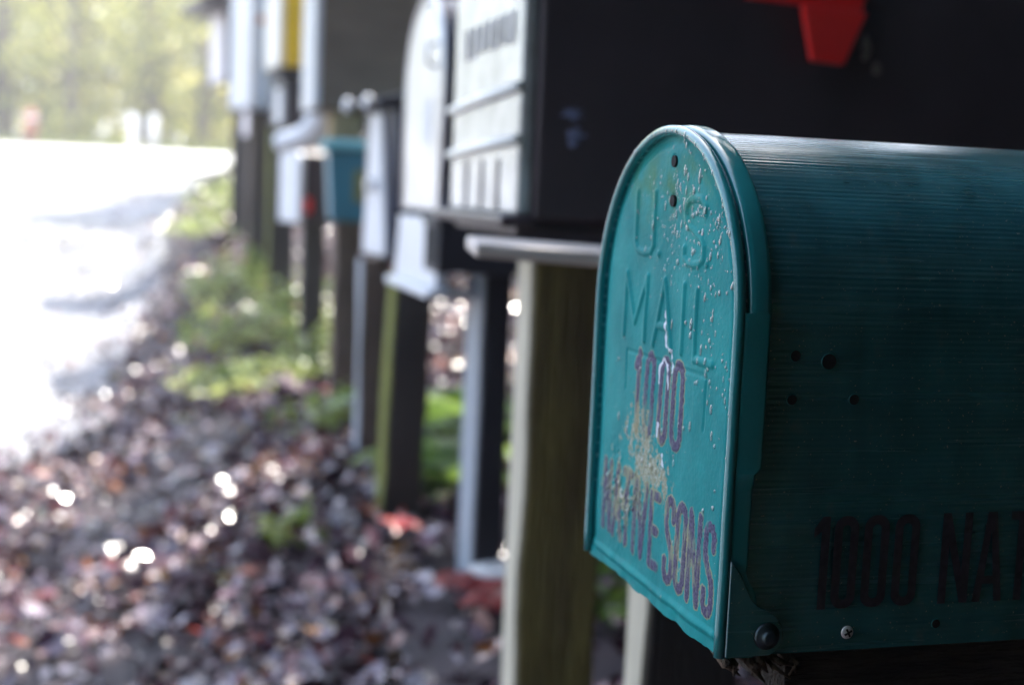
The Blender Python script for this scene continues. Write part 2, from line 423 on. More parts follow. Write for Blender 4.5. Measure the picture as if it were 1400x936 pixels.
# rolled rim of the door
def sweep_arch(W, H, off, section, n=64, x_is_depth=True, z_end=0.0):
    """section: (dx, dout) loop swept along the arch outline offset outwards by off"""
    pts = []; Rr = W/2; zc_ = H-Rr
    for i in range(13): pts.append(((0, z_end+(zc_-z_end)*i/12), (-1, 0)))
    for i in range(1, n): t = math.pi*i/n; pts.append(((Rr-Rr*math.cos(t), zc_+Rr*math.sin(t)), (-math.cos(t), math.sin(t))))
    for i in range(13): pts.append(((W, zc_+(z_end-zc_)*i/12), (1, 0)))
    v = []; f = []; k = len(section)
    for j, (p, nr) in enumerate(pts):
        wob = .00035*mnoise.noise(Vector((p[0]*40, p[1]*40, 2)))
        for dx, do in section: v.append((dx+wob*.6, p[0]+nr[0]*(do+off+wob), p[1]+nr[1]*(do+off+wob)))
    for j in range(len(pts)-1):
        for i in range(k):
            a = j*k+i; b = j*k+(i+1) % k; f.append((a, b, b+k, a+k))
    f.append(tuple(range(k-1, -1, -1))); f.append(tuple((len(pts)-1)*k+i for i in range(k)))
    mb = MB(); mb.v = v; mb.f = f; return mb
circ = [(-.0003+.0025*math.cos(2*math.pi*i/14), -.0018+.0023*math.sin(2*math.pi*i/14)) for i in range(14)]
sweep_arch(W0, H0, 0, circ).build('rolled_rim', M['teal'], door, smooth=True)
# skirt that laps back over the body: the arched band, then a flat strip on each side, then an ear with a rivet
band = [(.0034, -.0026), (.0034, -.0004), (.0042, .0004), (.0062, .0007), (.0104, .0010), (.0120, .0008), (.0128, .0002), (.0128, -.0024)]
o = sweep_arch(W0, H0, 0, band, z_end=.1445).build('skirt_band', M['teal'], door, smooth=True)
es = o.modifiers.new('Edges', 'EDGE_SPLIT'); es.split_angle = R(48)
mb = MB(); mb.v = []; o = sweep_arch(W0, H0, 0, [(.0004, -.0040), (.0004, -.0024), (.0040, -.0024), (.0040, -.0040)], z_end=.03); o.build('skirt_web', M['teal_shaded'], door)
for side in (0, 1):
    sgn = -1 if side == 0 else 1; yb = 0 if side == 0 else W0
    def yy(d): return yb + sgn*d
    mb = MB()                                       # side strip: rows along z, columns along x
    rows = []
    for i in range(60):
        z = .1437*(1-i/59.0); t = z
        if z > .078: w = .0118; lift = .0013
        elif z > .038: w = .0092; lift = .0013-.0010*sst(.078, .070, z)
        else: w = .0082+.006*sst(.038, .024, z); lift = .0004
        if z < .078: pass
        rows.append([(.0005, yy(-.0012), z), (.0016, yy(-.0002+.3*lift), z), (.0030, yy(lift*.2), z), (w-.0012, yy(lift*1.9), z), (w-.0002, yy(lift*1.75), z), (w, yy(-.0018), z)])
    n6 = 6
    for i in range(len(rows)-1):
        mb.add(rows[i]+rows[i+1], [(k, k+1, k+n6+1, k+n6) for k in range(n6-1)])
    o = mb.build('skirt_strip', M['teal'], door, smooth=True)
    # ear
    loop = [(.001, .0005), (.0205, .0005), (.0240, .002), (.0265, .005), (.0270, .009), (.0262, .013), (.0235, .017), (.0190, .020), (.0145, .022), (.0115, .025), (.0088, .030), (.0060, .036), (.001, .042)]
    mb = MB(); mb.prism_y(loop, yy(.0002), yy(.0016)); mb.build('pivot_ear', M['teal_shaded'], door, bevel=.0007)
    mb = MB()
    prof_r = [(.0058, .0016), (.0058, .0022), (.0050, .0032), (.0034, .0036), (.0030, .0052), (.0020, .0060), (.0, .0062)]
    cx, cz = .0190, .0092; nn = 24; v = []; f = []
    for (rr_, dd) in prof_r:
        for i in range(nn): t = 2*math.pi*i/nn; v.append((cx+rr_*math.cos(t), yy(dd), cz+rr_*math.sin(t)))
    for j in range(len(prof_r)-1):
        for i in range(nn): a = j*nn+i; b = j*nn+(i+1) % nn; f.append((a, b, b+nn, a+nn))
    mb.add(v, f); mb.build('rivet', M['rivet'], door, smooth=True)

# holes left by the missing flag, in the near side
for hx, hz, hr in ((.0255, .1264, .0023), (.0410, .1241, .0033), (.0251, .1082, .0022), (.0539, .1082, .0023), (.1018, .0095, .0020)):
    mb = MB(); mb.cyl((hx, .00120, hz), (hx, .0065, hz), hr, 28)
    h_ = mb.build('flag_hole', M['hole'], body)
    mb = MB(); mb.tube([(hx+hr*1.03*math.cos(2*math.pi*i/28), .0014, hz+hr*1.03*math.sin(2*math.pi*i/28)) for i in range(29)], .00022, 6, cap=False)
    mb.build('hole_rim', M['teal'], body, smooth=True)
# bright cross-head screw
sx, sz = .0584, .0079
mb = MB(); v = []; f = []; nn = 28
for j in range(6):
    t = j/5*math.pi/2
    for i in range(nn): a = 2*math.pi*i/nn; rr_ = .0029*math.cos(t*.93); v.append((sx+rr_*math.cos(a), .0012-.0011*math.sin(t), sz+rr_*math.sin(a)))
for j in range(5):
    for i in range(nn): a = j*nn+i; b = j*nn+(i+1) % nn; f.append((a, b, b+nn, a+nn))
f.append(tuple(5*nn+i for i in range(nn))); mb.add(v, f); scr = mb.build('screw', M['steel'], teal, smooth=True)
mb = MB()
for ang in (R(28), R(118)):
    c, s = math.cos(ang), math.sin(ang); a_, b_ = .0019, .00042
    loop = [(sx+c*i*a_-s*j*b_, sz+s*i*a_+c*j*b_) for i, j in ((-1, -1), (1, -1), (1, 1), (-1, 1))]
    mb.prism_y(loop, -.00006-.00002*(ang > 1), .0006)
mb.build('cross_slot', M['hole'], scr)

# near-black letters along the side
def outline_mesh(mb, loops, y):
    """filled flat glyph with holes through bmesh triangle fill"""
    bm = bmesh.new()
    for lp in loops:
        vs_ = [bm.verts.new((x, y, z)) for x, z in lp]
        for i in range(len(vs_)): bm.edges.new((vs_[i], vs_[(i+1) % len(vs_)]))
    bmesh.ops.triangle_fill(bm, use_beauty=True, edges=bm.edges)
    bm.verts.index_update()
    mb.add([v.co for v in bm.verts], [[v.index for v in fc.verts] for fc in bm.faces]); bm.free()
def oval(x0, x1, z0, z1, r, n=8):
    r = min(r, (x1-x0)/2-1e-5, (z1-z0)/2-1e-5); p = []
    for cx, cz, a0 in ((x1-r, z1-r, 0), (x0+r, z1-r, 90), (x0+r, z0+r, 180), (x1-r, z0+r, 270)):
        for i in range(n+1): t = R(a0+90*i/n); p.append((cx+r*math.cos(t), cz+r*math.sin(t)))
    return p
def side_glyph(ch, x0, x1, z0, z1, s):
    w = x1-x0
    if ch == '1': return [[(x1-s, z0), (x1, z0), (x1, z1), (x1-s*.9, z1), (x0-.001, z1-.005), (x0-.001, z1-.009), (x1-s, z1-.0065)]]
    if ch in '0O': return [oval(x0, x1, z0, z1, .0055), oval(x0+s, x1-s, z0+s, z1-s, .0025)]
    if ch == 'N': return [[(x0, z0), (x0+s, z0), (x0+s, z1-.014), (x1-s, z0), (x1, z0), (x1, z1), (x1-s, z1), (x1-s, z0+.014), (x0+s, z1), (x0, z1)]]
    if ch == 'A':
        m = (x0+x1)/2
        return [[(x0, z0), (x0+s, z0), (x0+s+.0008, z0+.008), (x1-s-.0008, z0+.008), (x1-s, z0), (x1, z0), (m+s*.6, z1), (m-s*.6, z1)], [(x0+s+.0014, z0+.0115), (x1-s-.0014, z0+.0115), (m, z1-.008)]]
    if ch == 'T': m = (x0+x1)/2; return [[(m-s/2, z0), (m+s/2, z0), (m+s/2, z1-s), (x1, z1-s), (x1, z1), (x0, z1), (x0, z1-s), (m-s/2, z1-s)]]
    if ch == 'I': return [[(x0, z0), (x1, z0), (x1, z1), (x0, z1)]]
    if ch == 'V': m = (x0+x1)/2; return [[(m-s*.6, z0), (m+s*.6, z0), (x1, z1), (x1-s, z1), (m, z0+.009), (x0+s, z1), (x0, z1)]]
    if ch == 'E': return [[(x0, z0), (x1, z0), (x1, z0+s), (x0+s, z0+s), (x0+s, z0+.018), (x1-.002, z0+.018), (x1-.002, z0+.018+s), (x0+s, z0+.018+s), (x0+s, z1-s), (x1, z1-s), (x1, z1), (x0, z1)]]
    return []
M['side_ink'] = mat('side_letter_ink', (.034, .026, .036), .6, var=.5, scale=300)
for ch, a, b in (('1', .0405, .0468), ('0', .0490, .0605), ('0', .0632, .0752), ('0', .0780, .0900), ('N', .1012, .1160), ('A', .1185, .1335), ('T', .1355, .1475), ('I', .151, .1545), ('V', .158, .1715), ('E', .175, .185)):
    mb = MB(); outline_mesh(mb, side_glyph(ch, a, b, .0185, .0587, .0039), .00095)
    mb.build('side_letter', M['side_ink'], body)

# water beads on the door and its rim
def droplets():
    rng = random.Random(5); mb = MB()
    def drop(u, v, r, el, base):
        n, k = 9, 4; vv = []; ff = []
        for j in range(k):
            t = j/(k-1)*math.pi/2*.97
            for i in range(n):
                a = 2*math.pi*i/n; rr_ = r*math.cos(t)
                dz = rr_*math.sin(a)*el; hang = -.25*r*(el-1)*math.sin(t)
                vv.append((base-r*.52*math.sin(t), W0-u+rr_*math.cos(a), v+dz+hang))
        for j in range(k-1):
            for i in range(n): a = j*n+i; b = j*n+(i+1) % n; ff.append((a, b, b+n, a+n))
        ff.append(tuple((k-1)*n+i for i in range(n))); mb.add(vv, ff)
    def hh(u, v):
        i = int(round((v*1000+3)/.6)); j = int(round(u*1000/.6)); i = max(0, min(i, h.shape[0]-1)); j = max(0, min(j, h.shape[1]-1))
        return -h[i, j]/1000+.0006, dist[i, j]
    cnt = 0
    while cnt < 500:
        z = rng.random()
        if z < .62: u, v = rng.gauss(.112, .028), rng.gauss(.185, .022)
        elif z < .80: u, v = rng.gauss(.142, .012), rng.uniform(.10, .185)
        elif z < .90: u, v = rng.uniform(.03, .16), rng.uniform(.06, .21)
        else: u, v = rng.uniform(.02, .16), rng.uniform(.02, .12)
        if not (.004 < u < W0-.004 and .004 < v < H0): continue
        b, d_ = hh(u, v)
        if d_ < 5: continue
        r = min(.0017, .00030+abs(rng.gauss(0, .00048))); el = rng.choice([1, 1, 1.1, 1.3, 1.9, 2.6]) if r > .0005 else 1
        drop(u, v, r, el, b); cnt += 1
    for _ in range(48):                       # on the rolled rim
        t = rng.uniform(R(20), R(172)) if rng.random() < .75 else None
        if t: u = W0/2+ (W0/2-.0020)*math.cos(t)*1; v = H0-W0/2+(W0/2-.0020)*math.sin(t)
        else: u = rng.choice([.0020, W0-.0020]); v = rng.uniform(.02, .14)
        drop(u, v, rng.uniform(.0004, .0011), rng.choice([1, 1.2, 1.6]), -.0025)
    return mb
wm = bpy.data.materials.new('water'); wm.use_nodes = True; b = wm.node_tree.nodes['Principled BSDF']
b.inputs['Base Color'].default_value = (.80, .92, .94, 1); b.inputs['Roughness'].default_value = .06; b.inputs['IOR'].default_value = 1.45; b.inputs['Transmission Weight'].default_value = .94  # pale, slightly milky tint stands in for highlights on the beads
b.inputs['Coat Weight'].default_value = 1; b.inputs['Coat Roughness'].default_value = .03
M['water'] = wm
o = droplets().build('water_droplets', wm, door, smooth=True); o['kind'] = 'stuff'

# ================================================================== supports of the front mailbox
def post(label, c, sx, sy, z0, z1, m, lean=(0, 0), pale=None, group='mailbox posts', moss=False, cap=False, name='wooden_post', wob=.004, rz=0.0):
    """rough square post; c is the near road-side corner (x,y); sides wander a little"""
    r = thing(name, label, 'post', (c[0], c[1], z0), rz, group)
    mb = MB(); N = 14; rows = []
    for i in range(N+1):
        t = i/N; ox, oy = lean[0]*t, lean[1]*t
        w = lambda k: wob*mnoise.noise(Vector((c[0]*7+k*3.3, c[1]*5, t*4)))
        rows.append([(ox+w(0), oy+w(1), (z1-z0)*t), (sx+ox+w(2), oy+w(3), (z1-z0)*t), (sx+ox+w(4), sy+oy+w(5), (z1-z0)*t), (ox+w(6), sy+oy+w(7), (z1-z0)*t)])
    for i in range(N): mb.add(rows[i]+rows[i+1], [(k, (k+1) % 4, (k+1) % 4+4, k+4) for k in range(4)])
    mb.add(rows[0], [(3, 2, 1, 0)]); mb.add(rows[-1], [(0, 1, 2, 3)])
    mb.build('shaft', m, r, bevel=.004)
    if pale:                                  # lit road-side face painted on as a lighter strip
        mb = MB(); prev = None
        for i in range(N+1):
            a, b2 = rows[i][0], rows[i][3]
            cur = [(a[0]-.004, a[1]+.003, a[2]), (b2[0]-.004, b2[1]-.003, b2[2]), (a[0]+.001, a[1]+.003, a[2]), (b2[0]+.001, b2[1]-.003, b2[2])]
            if prev: mb.add(prev+cur, [(0, 1, 5, 4), (0, 4, 6, 2), (1, 3, 7, 5)])
            prev = cur
        mb.add(prev, [(0, 1, 3, 2)])
        mb.build('lit_side_face', pale, r)
    return r

# bark-edged board right under the front box
brd = thing('wooden_board', 'rough bark edged wooden board directly under the turquoise mailbox', 'board', (X0+.036, Y0+.012, Z0-.024))
mb = MB(); nseg = 24; ring = []
for i in range(nseg+1):
    x = .46*i/nseg; n_ = lambda k: .004*mnoise.noise(Vector((x*30, k*2.1, .3)))
    ring.append([(x, n_(0), n_(1)), (x, .145, n_(2)), (x, .145+n_(3), .0215), (x, n_(4)*.7, .0215)])
for i in range(nseg): mb.add(ring[i]+ring[i+1], [(k, (k+1) % 4, (k+1) % 4+4, k+4) for k in range(4)])
mb.add(ring[0], [(0, 1, 2, 3)]); mb.add(ring[-1], [(3, 2, 1, 0)])
mb.build('plank', M['bark'], brd)
M['bark_light'] = mat('torn_bark', (.17, .12, .08), .9, col2=(.05, .032, .022), scale=60, bump=1.0, bscale=140)
rng = random.Random(6); mb = MB()
for k in range(16):
    x = -.034+.0022*k+rng.uniform(-.002, .002); z = .0222+rng.uniform(-.002, .001); L_ = rng.uniform(.004, .013)
    mb.tube([(x, .004, z), (x+rng.uniform(.001, .005), -.003+rng.uniform(-.003, .002), z-L_*.4), (x+rng.uniform(.003, .014), -.001+rng.uniform(-.003, .004), z-L_)], [.0016, rng.uniform(.0012, .0030), .0005], 5)
mb.build('torn_bark', M['bark_light'], brd, smooth=True)
post('dark wet post carrying the board under the turquoise mailbox', (X0+.10, Y0+.03), .089, .089, ground_z(X0+.1, Y0)-.05, Z0-.0245, M['post_dark'])
p = at(887, 850, 1.02)
post('dark square post with lit road side edge painted pale seen below the turquoise mailbox', (p.x, p.y), .089, .046, ground_z(p.x, p.y)-.05, CZ-.085, M['post_dark'], pale=M['post_lit'])

# ================================================================== generic mailboxes of the row
ROW = 'mailboxes in the roadside row'
def corner(px, py, Y): return at(px, py, Y)

# --- the big black one behind
c = corner(712, 303, 1.20)
W2, H2, D2 = .285, .36, .60
blk = thing('mailbox', 'big black plastic mailbox with slatted door greyed as if reflecting the road and hanging red flag', 'mailbox', c, 0, ROW)
mb = MB(); pr = [(0, 0), (0, H2*.62)] + [(W2/2-W2/2*math.cos(math.pi*i/20), H2*.62+H2*.38*math.sin(math.pi*i/20)) for i in range(1, 20)] + [(W2, H2*.62), (W2, 0)]
mb.prism_x(pr, .012, D2); mb.build('body', M['black'], blk, bevel=.006)
dr = MB(); dr.prism_x([(y*.96+.02*W2, z*.97+.006) for y, z in pr], -.004, .0118); drr = dr.build('door', M['door_reflect'], blk, bevel=.004)
for z0_, tilt in ((.122, .0), (.073, 0)):
    mb = MB(); mb.tube([(-.006, .004, z0_+.004), (-.009, W2*.5, z0_), (-.006, W2-.004, z0_-.006)], .0052, 10); mb.build('rib', M['pale_rib'], drr, smooth=True)
for k, yy_ in enumerate((.075, .14, .205)):
    mb = MB(); mb.box(-.0055, -.0035, yy_-.006, yy_+.006, .010, .060); mb.build('slot', M['black'], drr, bevel=.001)
# embossed band of worn relief above the ribs
rng = random.Random(3); M['relief'] = mat('worn_relief', (.34, .34, .35), .35, var=.4, scale=60)
mb = MB()
for k in range(7):
    y = .045+k*.030; mb.box(-.0065, -.0035, y-.010, y+.008, .170+rng.uniform(-.003, .003), .200)
mb.build('relief_band', M['relief'], drr, bevel=.002)
mb = MB(); mb.box(-.022, .012, -.008, W2+.004, -.006, .006); mb.build('door_lip', M['black'], blk, bevel=.004)
mb = MB(); mb.box(.0, D2-.02, .015, W2-.015, -.014, -.0002); mb.build('base_flange', M['black'], blk, bevel=.003)
# flag: arm + tongue hanging on the near side
fa = [at(1020, -40, 1.19)-c, at(1190, -40, 1.19)-c, at(1176, 20, 1.19)-c, at(1100, 8, 1.19)-c, at(1020, -2, 1.19)-c]
mb = MB(); mb.prism_y([(q_.x, q_.z) for q_ in fa][::-1], -.014, -.006); flg = mb.build('flag', M['red'], blk, bevel=.0015)
ft = [at(1093, 8, 1.19)-c, at(1182, 19, 1.19)-c, at(1150, 90, 1.19)-c, at(1106, 84, 1.19)-c]
mb = MB(); mb.prism_y([(q_.x, q_.z) for q_ in ft][::-1], -.0175, -.0085); mb.build('flag_tongue', M['red'], flg, bevel=.002)
def blotch(name, px, py, rx, rz_, Yd, m, seed, parent, off):
    rg = random.Random(seed); q0 = at(px, py, Yd)-c; lp = []
    for i in range(22):
        t = 2*math.pi*i/22; k = rg.uniform(.45, 1.1); lp.append((q0.x+rx*k*math.cos(t), q0.z+rz_*k*math.sin(t)))
    mb = MB(); mb.prism_y(lp[::-1], off, .002); return mb.build(name, m, parent, bevel=.0005)
blotch('scuff_mark', 786, 187, .0105, .010, 1.2, M['scuff'], 2, blk, -.0016)
blotch('scuff_mark', 782, 155, .014, .007, 1.2, M['scuff'], 7, blk, -.0012)
M['web'] = mat('dusty_web', (.22, .19, .17), .9, var=.6, scale=150)
blotch('dusty_web', 1184, 66, .008, .013, 1.2, M['web'], 4, blk, -.0020)
blotch('dusty_web', 1198, 95, .006, .008, 1.2, M['web'], 9, blk, -.0014)
# plank and post carrying it
q0 = at(650, 338, 1.07)
pk = thing('wooden_plank', 'pale weathered plank laid under the big black mailbox', 'plank', (q0.x, q0.y, q0.z-.009), R(-8))
mb = MB(); mb.box(0, .52, 0, .085, 0, .0125); o = mb.build('board', M['plank'], pk, bevel=.003); o.rotation_euler = (R(2.5), R(2.2), 0)
p = at(722, 600, 1.38)
ztop = at(720, 352, 1.38).z
post('thick mossy wooden post with lit road side edge painted pale under the big black mailbox', (p.x, p.y), .090, .058, ground_z(p.x, p.y)-.05, ztop+.006, M['post'], pale=M['post_lit'], wob=.006)

# painted post and dark tube on it
p = at(655, 600, 2.05)
gzz = ground_z(p.x, p.y)
pz = at(655, 376, 2.05).z
post('slim navy post with lit road side face painted whitish blue left of the thick mossy post', (p.x, p.y), .047, .105, gzz-.02, pz, M['navy_grey'], pale=M['post_blue'], wob=.0015)
a_ = at(597, 374, 1.98); b_ = at(705, 302, 1.98)
tb = thing('newspaper_tube', 'black square newspaper tube on the slim navy post', 'newspaper tube', (a_.x, a_.y, a_.z), 0)
hh_ = b_.z-a_.z
mb = MB(); mb.box(0, .34, 0, .10, 0, hh_); mb.box(-.004, .012, -.004, .104, hh_-.010, hh_+.004); mb.build('body', M['navy_grey'], tb, bevel=.004)
mb = MB(); mb.box(-.0012, .0, .012, .088, .012, hh_-.014); mb.build('mouth', M['hole'], tb)

# pale stone and red leaves at its foot
def blob(name, label, cat, loc, r, m, sq=(1, 1, .5), seed=1, amp=.35, group=None):
    bm = bmesh.new(); bmesh.ops.create_icosphere(bm, subdivisions=3, radius=r)
    for v in bm.verts:
        k = 1+amp*mnoise.noise(v.co/r*1.3+Vector((seed*3.7, 0, 0))); v.co = Vector((v.co.x*sq[0]*k, v.co.y*sq[1]*k, v.co.z*sq[2]*k))
    me_ = bpy.data.meshes.new(name); bm.to_mesh(me_); bm.free(); me_.materials.append(m)
    me_.polygons.foreach_set('use_smooth', [True]*len(me_.polygons))
    o = link(bpy.data.objects.new(name, me_)); o.location = loc; return tag(o, label, cat, group)
def ground_hit(px, py):
    y = 1.0
    for _ in range(4000):
        q_ = at(px, py, y)
        if q_.z <= ground_z(q_.x, q_.y): return q_
        y += .01
    return at(px, py, 20)
q0 = ground_hit(655, 800)
blob('stone', 'pale stone lying at the foot of the slim navy post', 'stone', (q0.x+.004, q0.y-.07, ground_z(q0.x, q0.y-.07)+.035), .042, M['stone'], (1.2, .8, .55), 4)

# --- silver arched one
def arched(label, c, W, H, D, body_m, front_m, rz=0.0, rim_m=None, flat=1.0, depth0=.010):
    r = thing('mailbox', label, 'mailbox', c, rz, ROW)
    pr = arch(W, H, 24, flat=flat)
    mb = MB(); mb.prism_x(pr, depth0, D); mb.build('body', body_m, r, bevel=.002)
    ins = .012
    pf = [(ins+(W-2*ins)*y/W, .004+(H-ins-.004)*z/H) for y, z in pr]
    mb = MB(); mb.prism_x(pf, -.004, depth0-.0005); d = mb.build('door', front_m, r, bevel=.002)
    mb = MB(); pts = [(0.0, y, z) for y, z in pr]
    mb.tube(pts, .006, 8); mb.build('rim', rim_m or front_m, d, smooth=True)
    return r, d
c = corner(602, 292, 2.12)
sil, sd = arched('tall silver arched mailbox with dark blue body just left of the big black one', c, .305, .365, .55, M['navy'], M['silver'], 0, M['silver'])
q0 = at(585, 195, 2.2)-c
mb = MB(); mb.box(-.0055, -.0035, .075, .155, q0.z, q0.z+.072); mb.build('sticker', M['white'], sd)
mb = MB(); mb.tube([(-.004, .05, .24), (-.020, .05, .245), (-.020, .05, .275), (-.004, .05, .28)], .004, 8); mb.build('pull_handle', M['silver'], sd, smooth=True)
# white bracket under it
a_ = at(622, 396, 2.10); b_ = at(606, 300, 2.10)
br = thing('bracket_board', 'white painted flared bracket board under the silver arched mailbox', 'bracket', (b_.x, b_.y, a_.z))
hb = b_.z-a_.z
mb = MB(); mb.prism_x([(-.008, 0), (.345, -.0), (.335, hb*.3), (.315, hb), (.0, hb)], -.012, .010); mb.build('front_board', M['white'], br, bevel=.003)
mb = MB(); mb.box(.0105, .36, .0, .31, hb*.55, hb); mb.box(-.03, .05, -.03, .34, -.014, -.0005); mb.build('shelf', M['white'], br, bevel=.003)
p = at(536, 560, 2.50)
ptop = at(560, 384, 2.50).z; gzz = ground_z(p.x, p.y)
dp = post('dark wet leaning post with mossy lit road side edge under the silver arched mailbox', (p.x-.012, p.y), .072, .085, gzz-.05, ptop+.01, M['post_dark'], lean=(.016, 0), pale=M['moss'], wob=.006)

# --- locking box with pale tapered front
c = corner(535, 356, 2.95)
rz = R(7)
lk = thing('mailbox', 'dark lidded locking mailbox with pale tapered front panel and round knob', 'mailbox', c, rz, ROW)
WL, HL, DL = .235, .40, .38
mb = MB(); mb.box(0, DL, 0, WL, 0, HL*.86); mb.build('body', M['navy'], lk, bevel=.006)
mb = MB(); mb.prism_y([(-.05, HL*.865), (-.05, HL*.90), (DL*.5, HL*1.04), (DL+.01, HL*1.04), (DL+.01, HL*.865)], -.02, WL+.02); lid = mb.build('lid', M['navy_grey'], lk, bevel=.006)
mb = MB(); mb.prism_x([(.018, .008), (WL-.040, .008), (WL-.08, HL*.83), (.075, HL*.83)], -.012, -.0005); fp = mb.build('front_panel', M['white'], lk, bevel=.003)
mb = MB(); mb.cyl((-.030, WL*.5, HL*.42), (-.0122, WL*.5, HL*.42), .016, 20); mb.build('knob', M['silver'], fp, bevel=.004)
for yk in (.035, WL-.035):  # white discs painting two highlights on the lid's front edge
    mb = MB(); mb.cyl((-.064, yk, HL*.88), (-.0502, yk, HL*.88), .017, 16); mb.build('lid_highlight', M['white'], lid, bevel=.003)
def auto_post(label, px_n, py_ref, Y, wpx, ztop, m, pale=None, **k):
    q_ = at(px_n, py_ref, Y); w = wpx*Y/F*1.03
    return post(label, (q_.x, q_.y), w, w*.95, ground_z(q_.x, q_.y)-.05, ztop, m, pale=pale, **k)
auto_post('brown post with bluish road side face under the dark lidded locking mailbox', 496, 420, 3.05, 38, c.z-.004, M['post_brown'], pale=M['post_blue'])

# --- turquoise tub box
c = corner(446, 302, 3.75)
tubW, tubH, tubD = .20, at(446, 203, 3.75).z-c.z, .34
tub = thing('mailbox', 'small turquoise tub shaped mailbox with pale cyan lid edge', 'mailbox', c, R(-5), ROW)
pr = [(.008, 0), (tubW-.008, 0), (tubW, tubH), (0, tubH)]
mb = MB(); mb.prism_y([(.012, 0), (tubD-.02, 0), (tubD, tubH), (0, tubH)], 0, tubW); mb.build('body', M['tub'], tub, bevel=.006)
mb = MB(); mb.box(-.014, tubD+.012, -.012, tubW+.012, tubH+.0005, tubH+.026); mb.build('lid', M['tub_lid'], tub, bevel=.007)
mb = MB(); mb.box(.075, .105, -.0025, .001, tubH*.28, tubH*.72); mb.build('sticker', M['sticker_olive'], tub, bevel=.001)
auto_post('round edged brown post under the small turquoise tub mailbox', 458, 380, 3.85, 34, c.z-.004, M['post_brown'])

# --- tall taupe crate, pale front edge
c = corner(432, 148, 3.95)
tp = thing('mailbox', 'large taupe wooden mailbox crate with pale front, bottom above the turquoise tub', 'mailbox', c, R(-1), ROW)
TW, TH, TD = .34, .40, .45
mb = MB(); mb.box(.012, TD, 0, TW, 0, TH); mb.build('crate', M['taupe'], tp, bevel=.004)
mb = MB(); mb.box(-.010, .0115, .004, TW-.004, .004, TH-.004); mb.build('front_door', M['white'], tp, bevel=.003)
mb = MB(); mb.box(-.05, TD+.03, -.03, TW+.03, TH+.0005, TH+.02); mb.build('roof_board', M['navy_grey'], tp, bevel=.003)
q0 = at(452, 196, 3.98); q1 = at(452, 150, 3.98)
wb = thing('wooden_block', 'tan wooden block between the taupe crate and the turquoise tub mailbox', 'block', (q0.x, q0.y, q0.z))
mb = MB(); mb.box(0, .095, 0, .10, 0.003, q1.z-q0.z-.002); mb.build('block_body', M['tan'], wb, bevel=.004)

# --- white-fronted one and the white sleeve over it
c = corner(411, 306, 4.6)
wf = thing('mailbox', 'narrow black mailbox with plain white front and tiny red flag', 'mailbox', c, R(13), ROW)
WW, WD = .215, .42; WH = at(411, 200, 4.6).z-c.z
mb = MB(); mb.prism_x([(0, 0), (WW, 0), (WW, WH*.9), (WW*.8, WH), (WW*.2, WH), (0, WH*.9)], .012, WD); mb.build('body', M['black'], wf, bevel=.004)
mb = MB(); mb.prism_x([(.004, .003), (WW-.004, .003), (WW-.004, WH*.88), (WW*.78, WH*.98), (WW*.22, WH*.98), (.004, WH*.88)], -.008, .0115); mb.build('door', M['white'], wf, bevel=.003)
mb = MB(); mb.box(.012, .035, -.008, -.0005, WH*.14, WH*.34); mb.build('flag', M['red'], wf, bevel=.001)
s0, s1, s2, s3 = at(380, 196, 4.5), at(412, 190, 4.45), at(440, 172, 4.4), at(446, 146, 4.38)
sl = MB(); sl.tube([s0, s0.lerp(s1, .5), s1, s1.lerp(s2, .5)+Vector((0, 0, -.004)), s2, s3], [.030, .036, .040, .050, .058, .062], 14)
o = sl.build('newspaper_sleeve', M['white'], None, smooth=True); tag(o, 'white curved newspaper sleeve lying over the white fronted narrow mailbox', 'newspaper sleeve')
auto_post('dark slim post under the narrow white fronted mailbox', 414, 350, 4.75, 30, c.z-.004, M['post_dark'])

# --- yellow one
c = corner(384, 90, 5.2)
yl = thing('mailbox', 'yellow sided mailbox with cream front', 'mailbox', c, R(5), ROW)
YW = .30
mb = MB(); mb.prism_x(arch(YW, .36, 16, flat=.7), .012, .50); mb.build('body', M['yellow'], yl, bevel=.004)
mb = MB(); mb.prism_x([(y*.97+.004, z*.97+.003) for y, z in arch(YW, .36, 16, flat=.7)], -.010, .0115); mb.build('door', M['cream'], yl, bevel=.003)
mb = MB(); mb.box(.0, .48, .01, YW-.01, -.03, -.0005); mb.build('base_board', M['navy_grey'], yl, bevel=.003)

# --- black arched with a light front, below the yellow one
c = corner(392, 172, 5.3)
ab, ad = arched('round topped black mailbox with light front below the yellow one', c, .26, .215, .44, M['black'], M['navy'], R(8), M['navy'])
mb = MB(); mb.box(-.010, -.0045, .06, .16, .012, .150); mb.build('front_plate', M['white'], ad, bevel=.002)
auto_post('dark post under the round topped black mailbox', 370, 260, 5.5, 32, c.z-.004, M['post_dark'], pale=M['moss'])

# --- blue one
c = corner(344, 146, 6.3)
bl = thing('mailbox', 'light blue mailbox with whitish front and reddish stripe', 'mailbox', c, R(11), ROW)
BW, BH = .36, .56
mb = MB(); mb.box(.012, .5, 0, BW, 0, BH); mb.build('body', M['lightblue'], bl, bevel=.006)
mb = MB(); mb.box(-.010, .0115, .004, BW-.004, .004, BH-.006); mb.build('door', M['white'], bl, bevel=.004)
zs = at(350, 26, 6.3).z-c.z
mb = MB(); mb.box(.02, .49, -.003, .0005, zs-.018, zs+.018); mb.build('stripe', M['rust'], bl)
auto_post('dark trunk like post under the light blue mailbox', 342, 250, 6.5, 36, c.z-.004, M['post_dark'], pale=M['post_brown'], wob=.012)

# --- small pale oval one
c = corner(348, 186, 6.9)
sm, sd2 = arched('small round black mailbox with pale oval front below the light blue one', c, .24, .155, .36, M['black'], M['pink'], R(10), M['pink'], flat=.62)
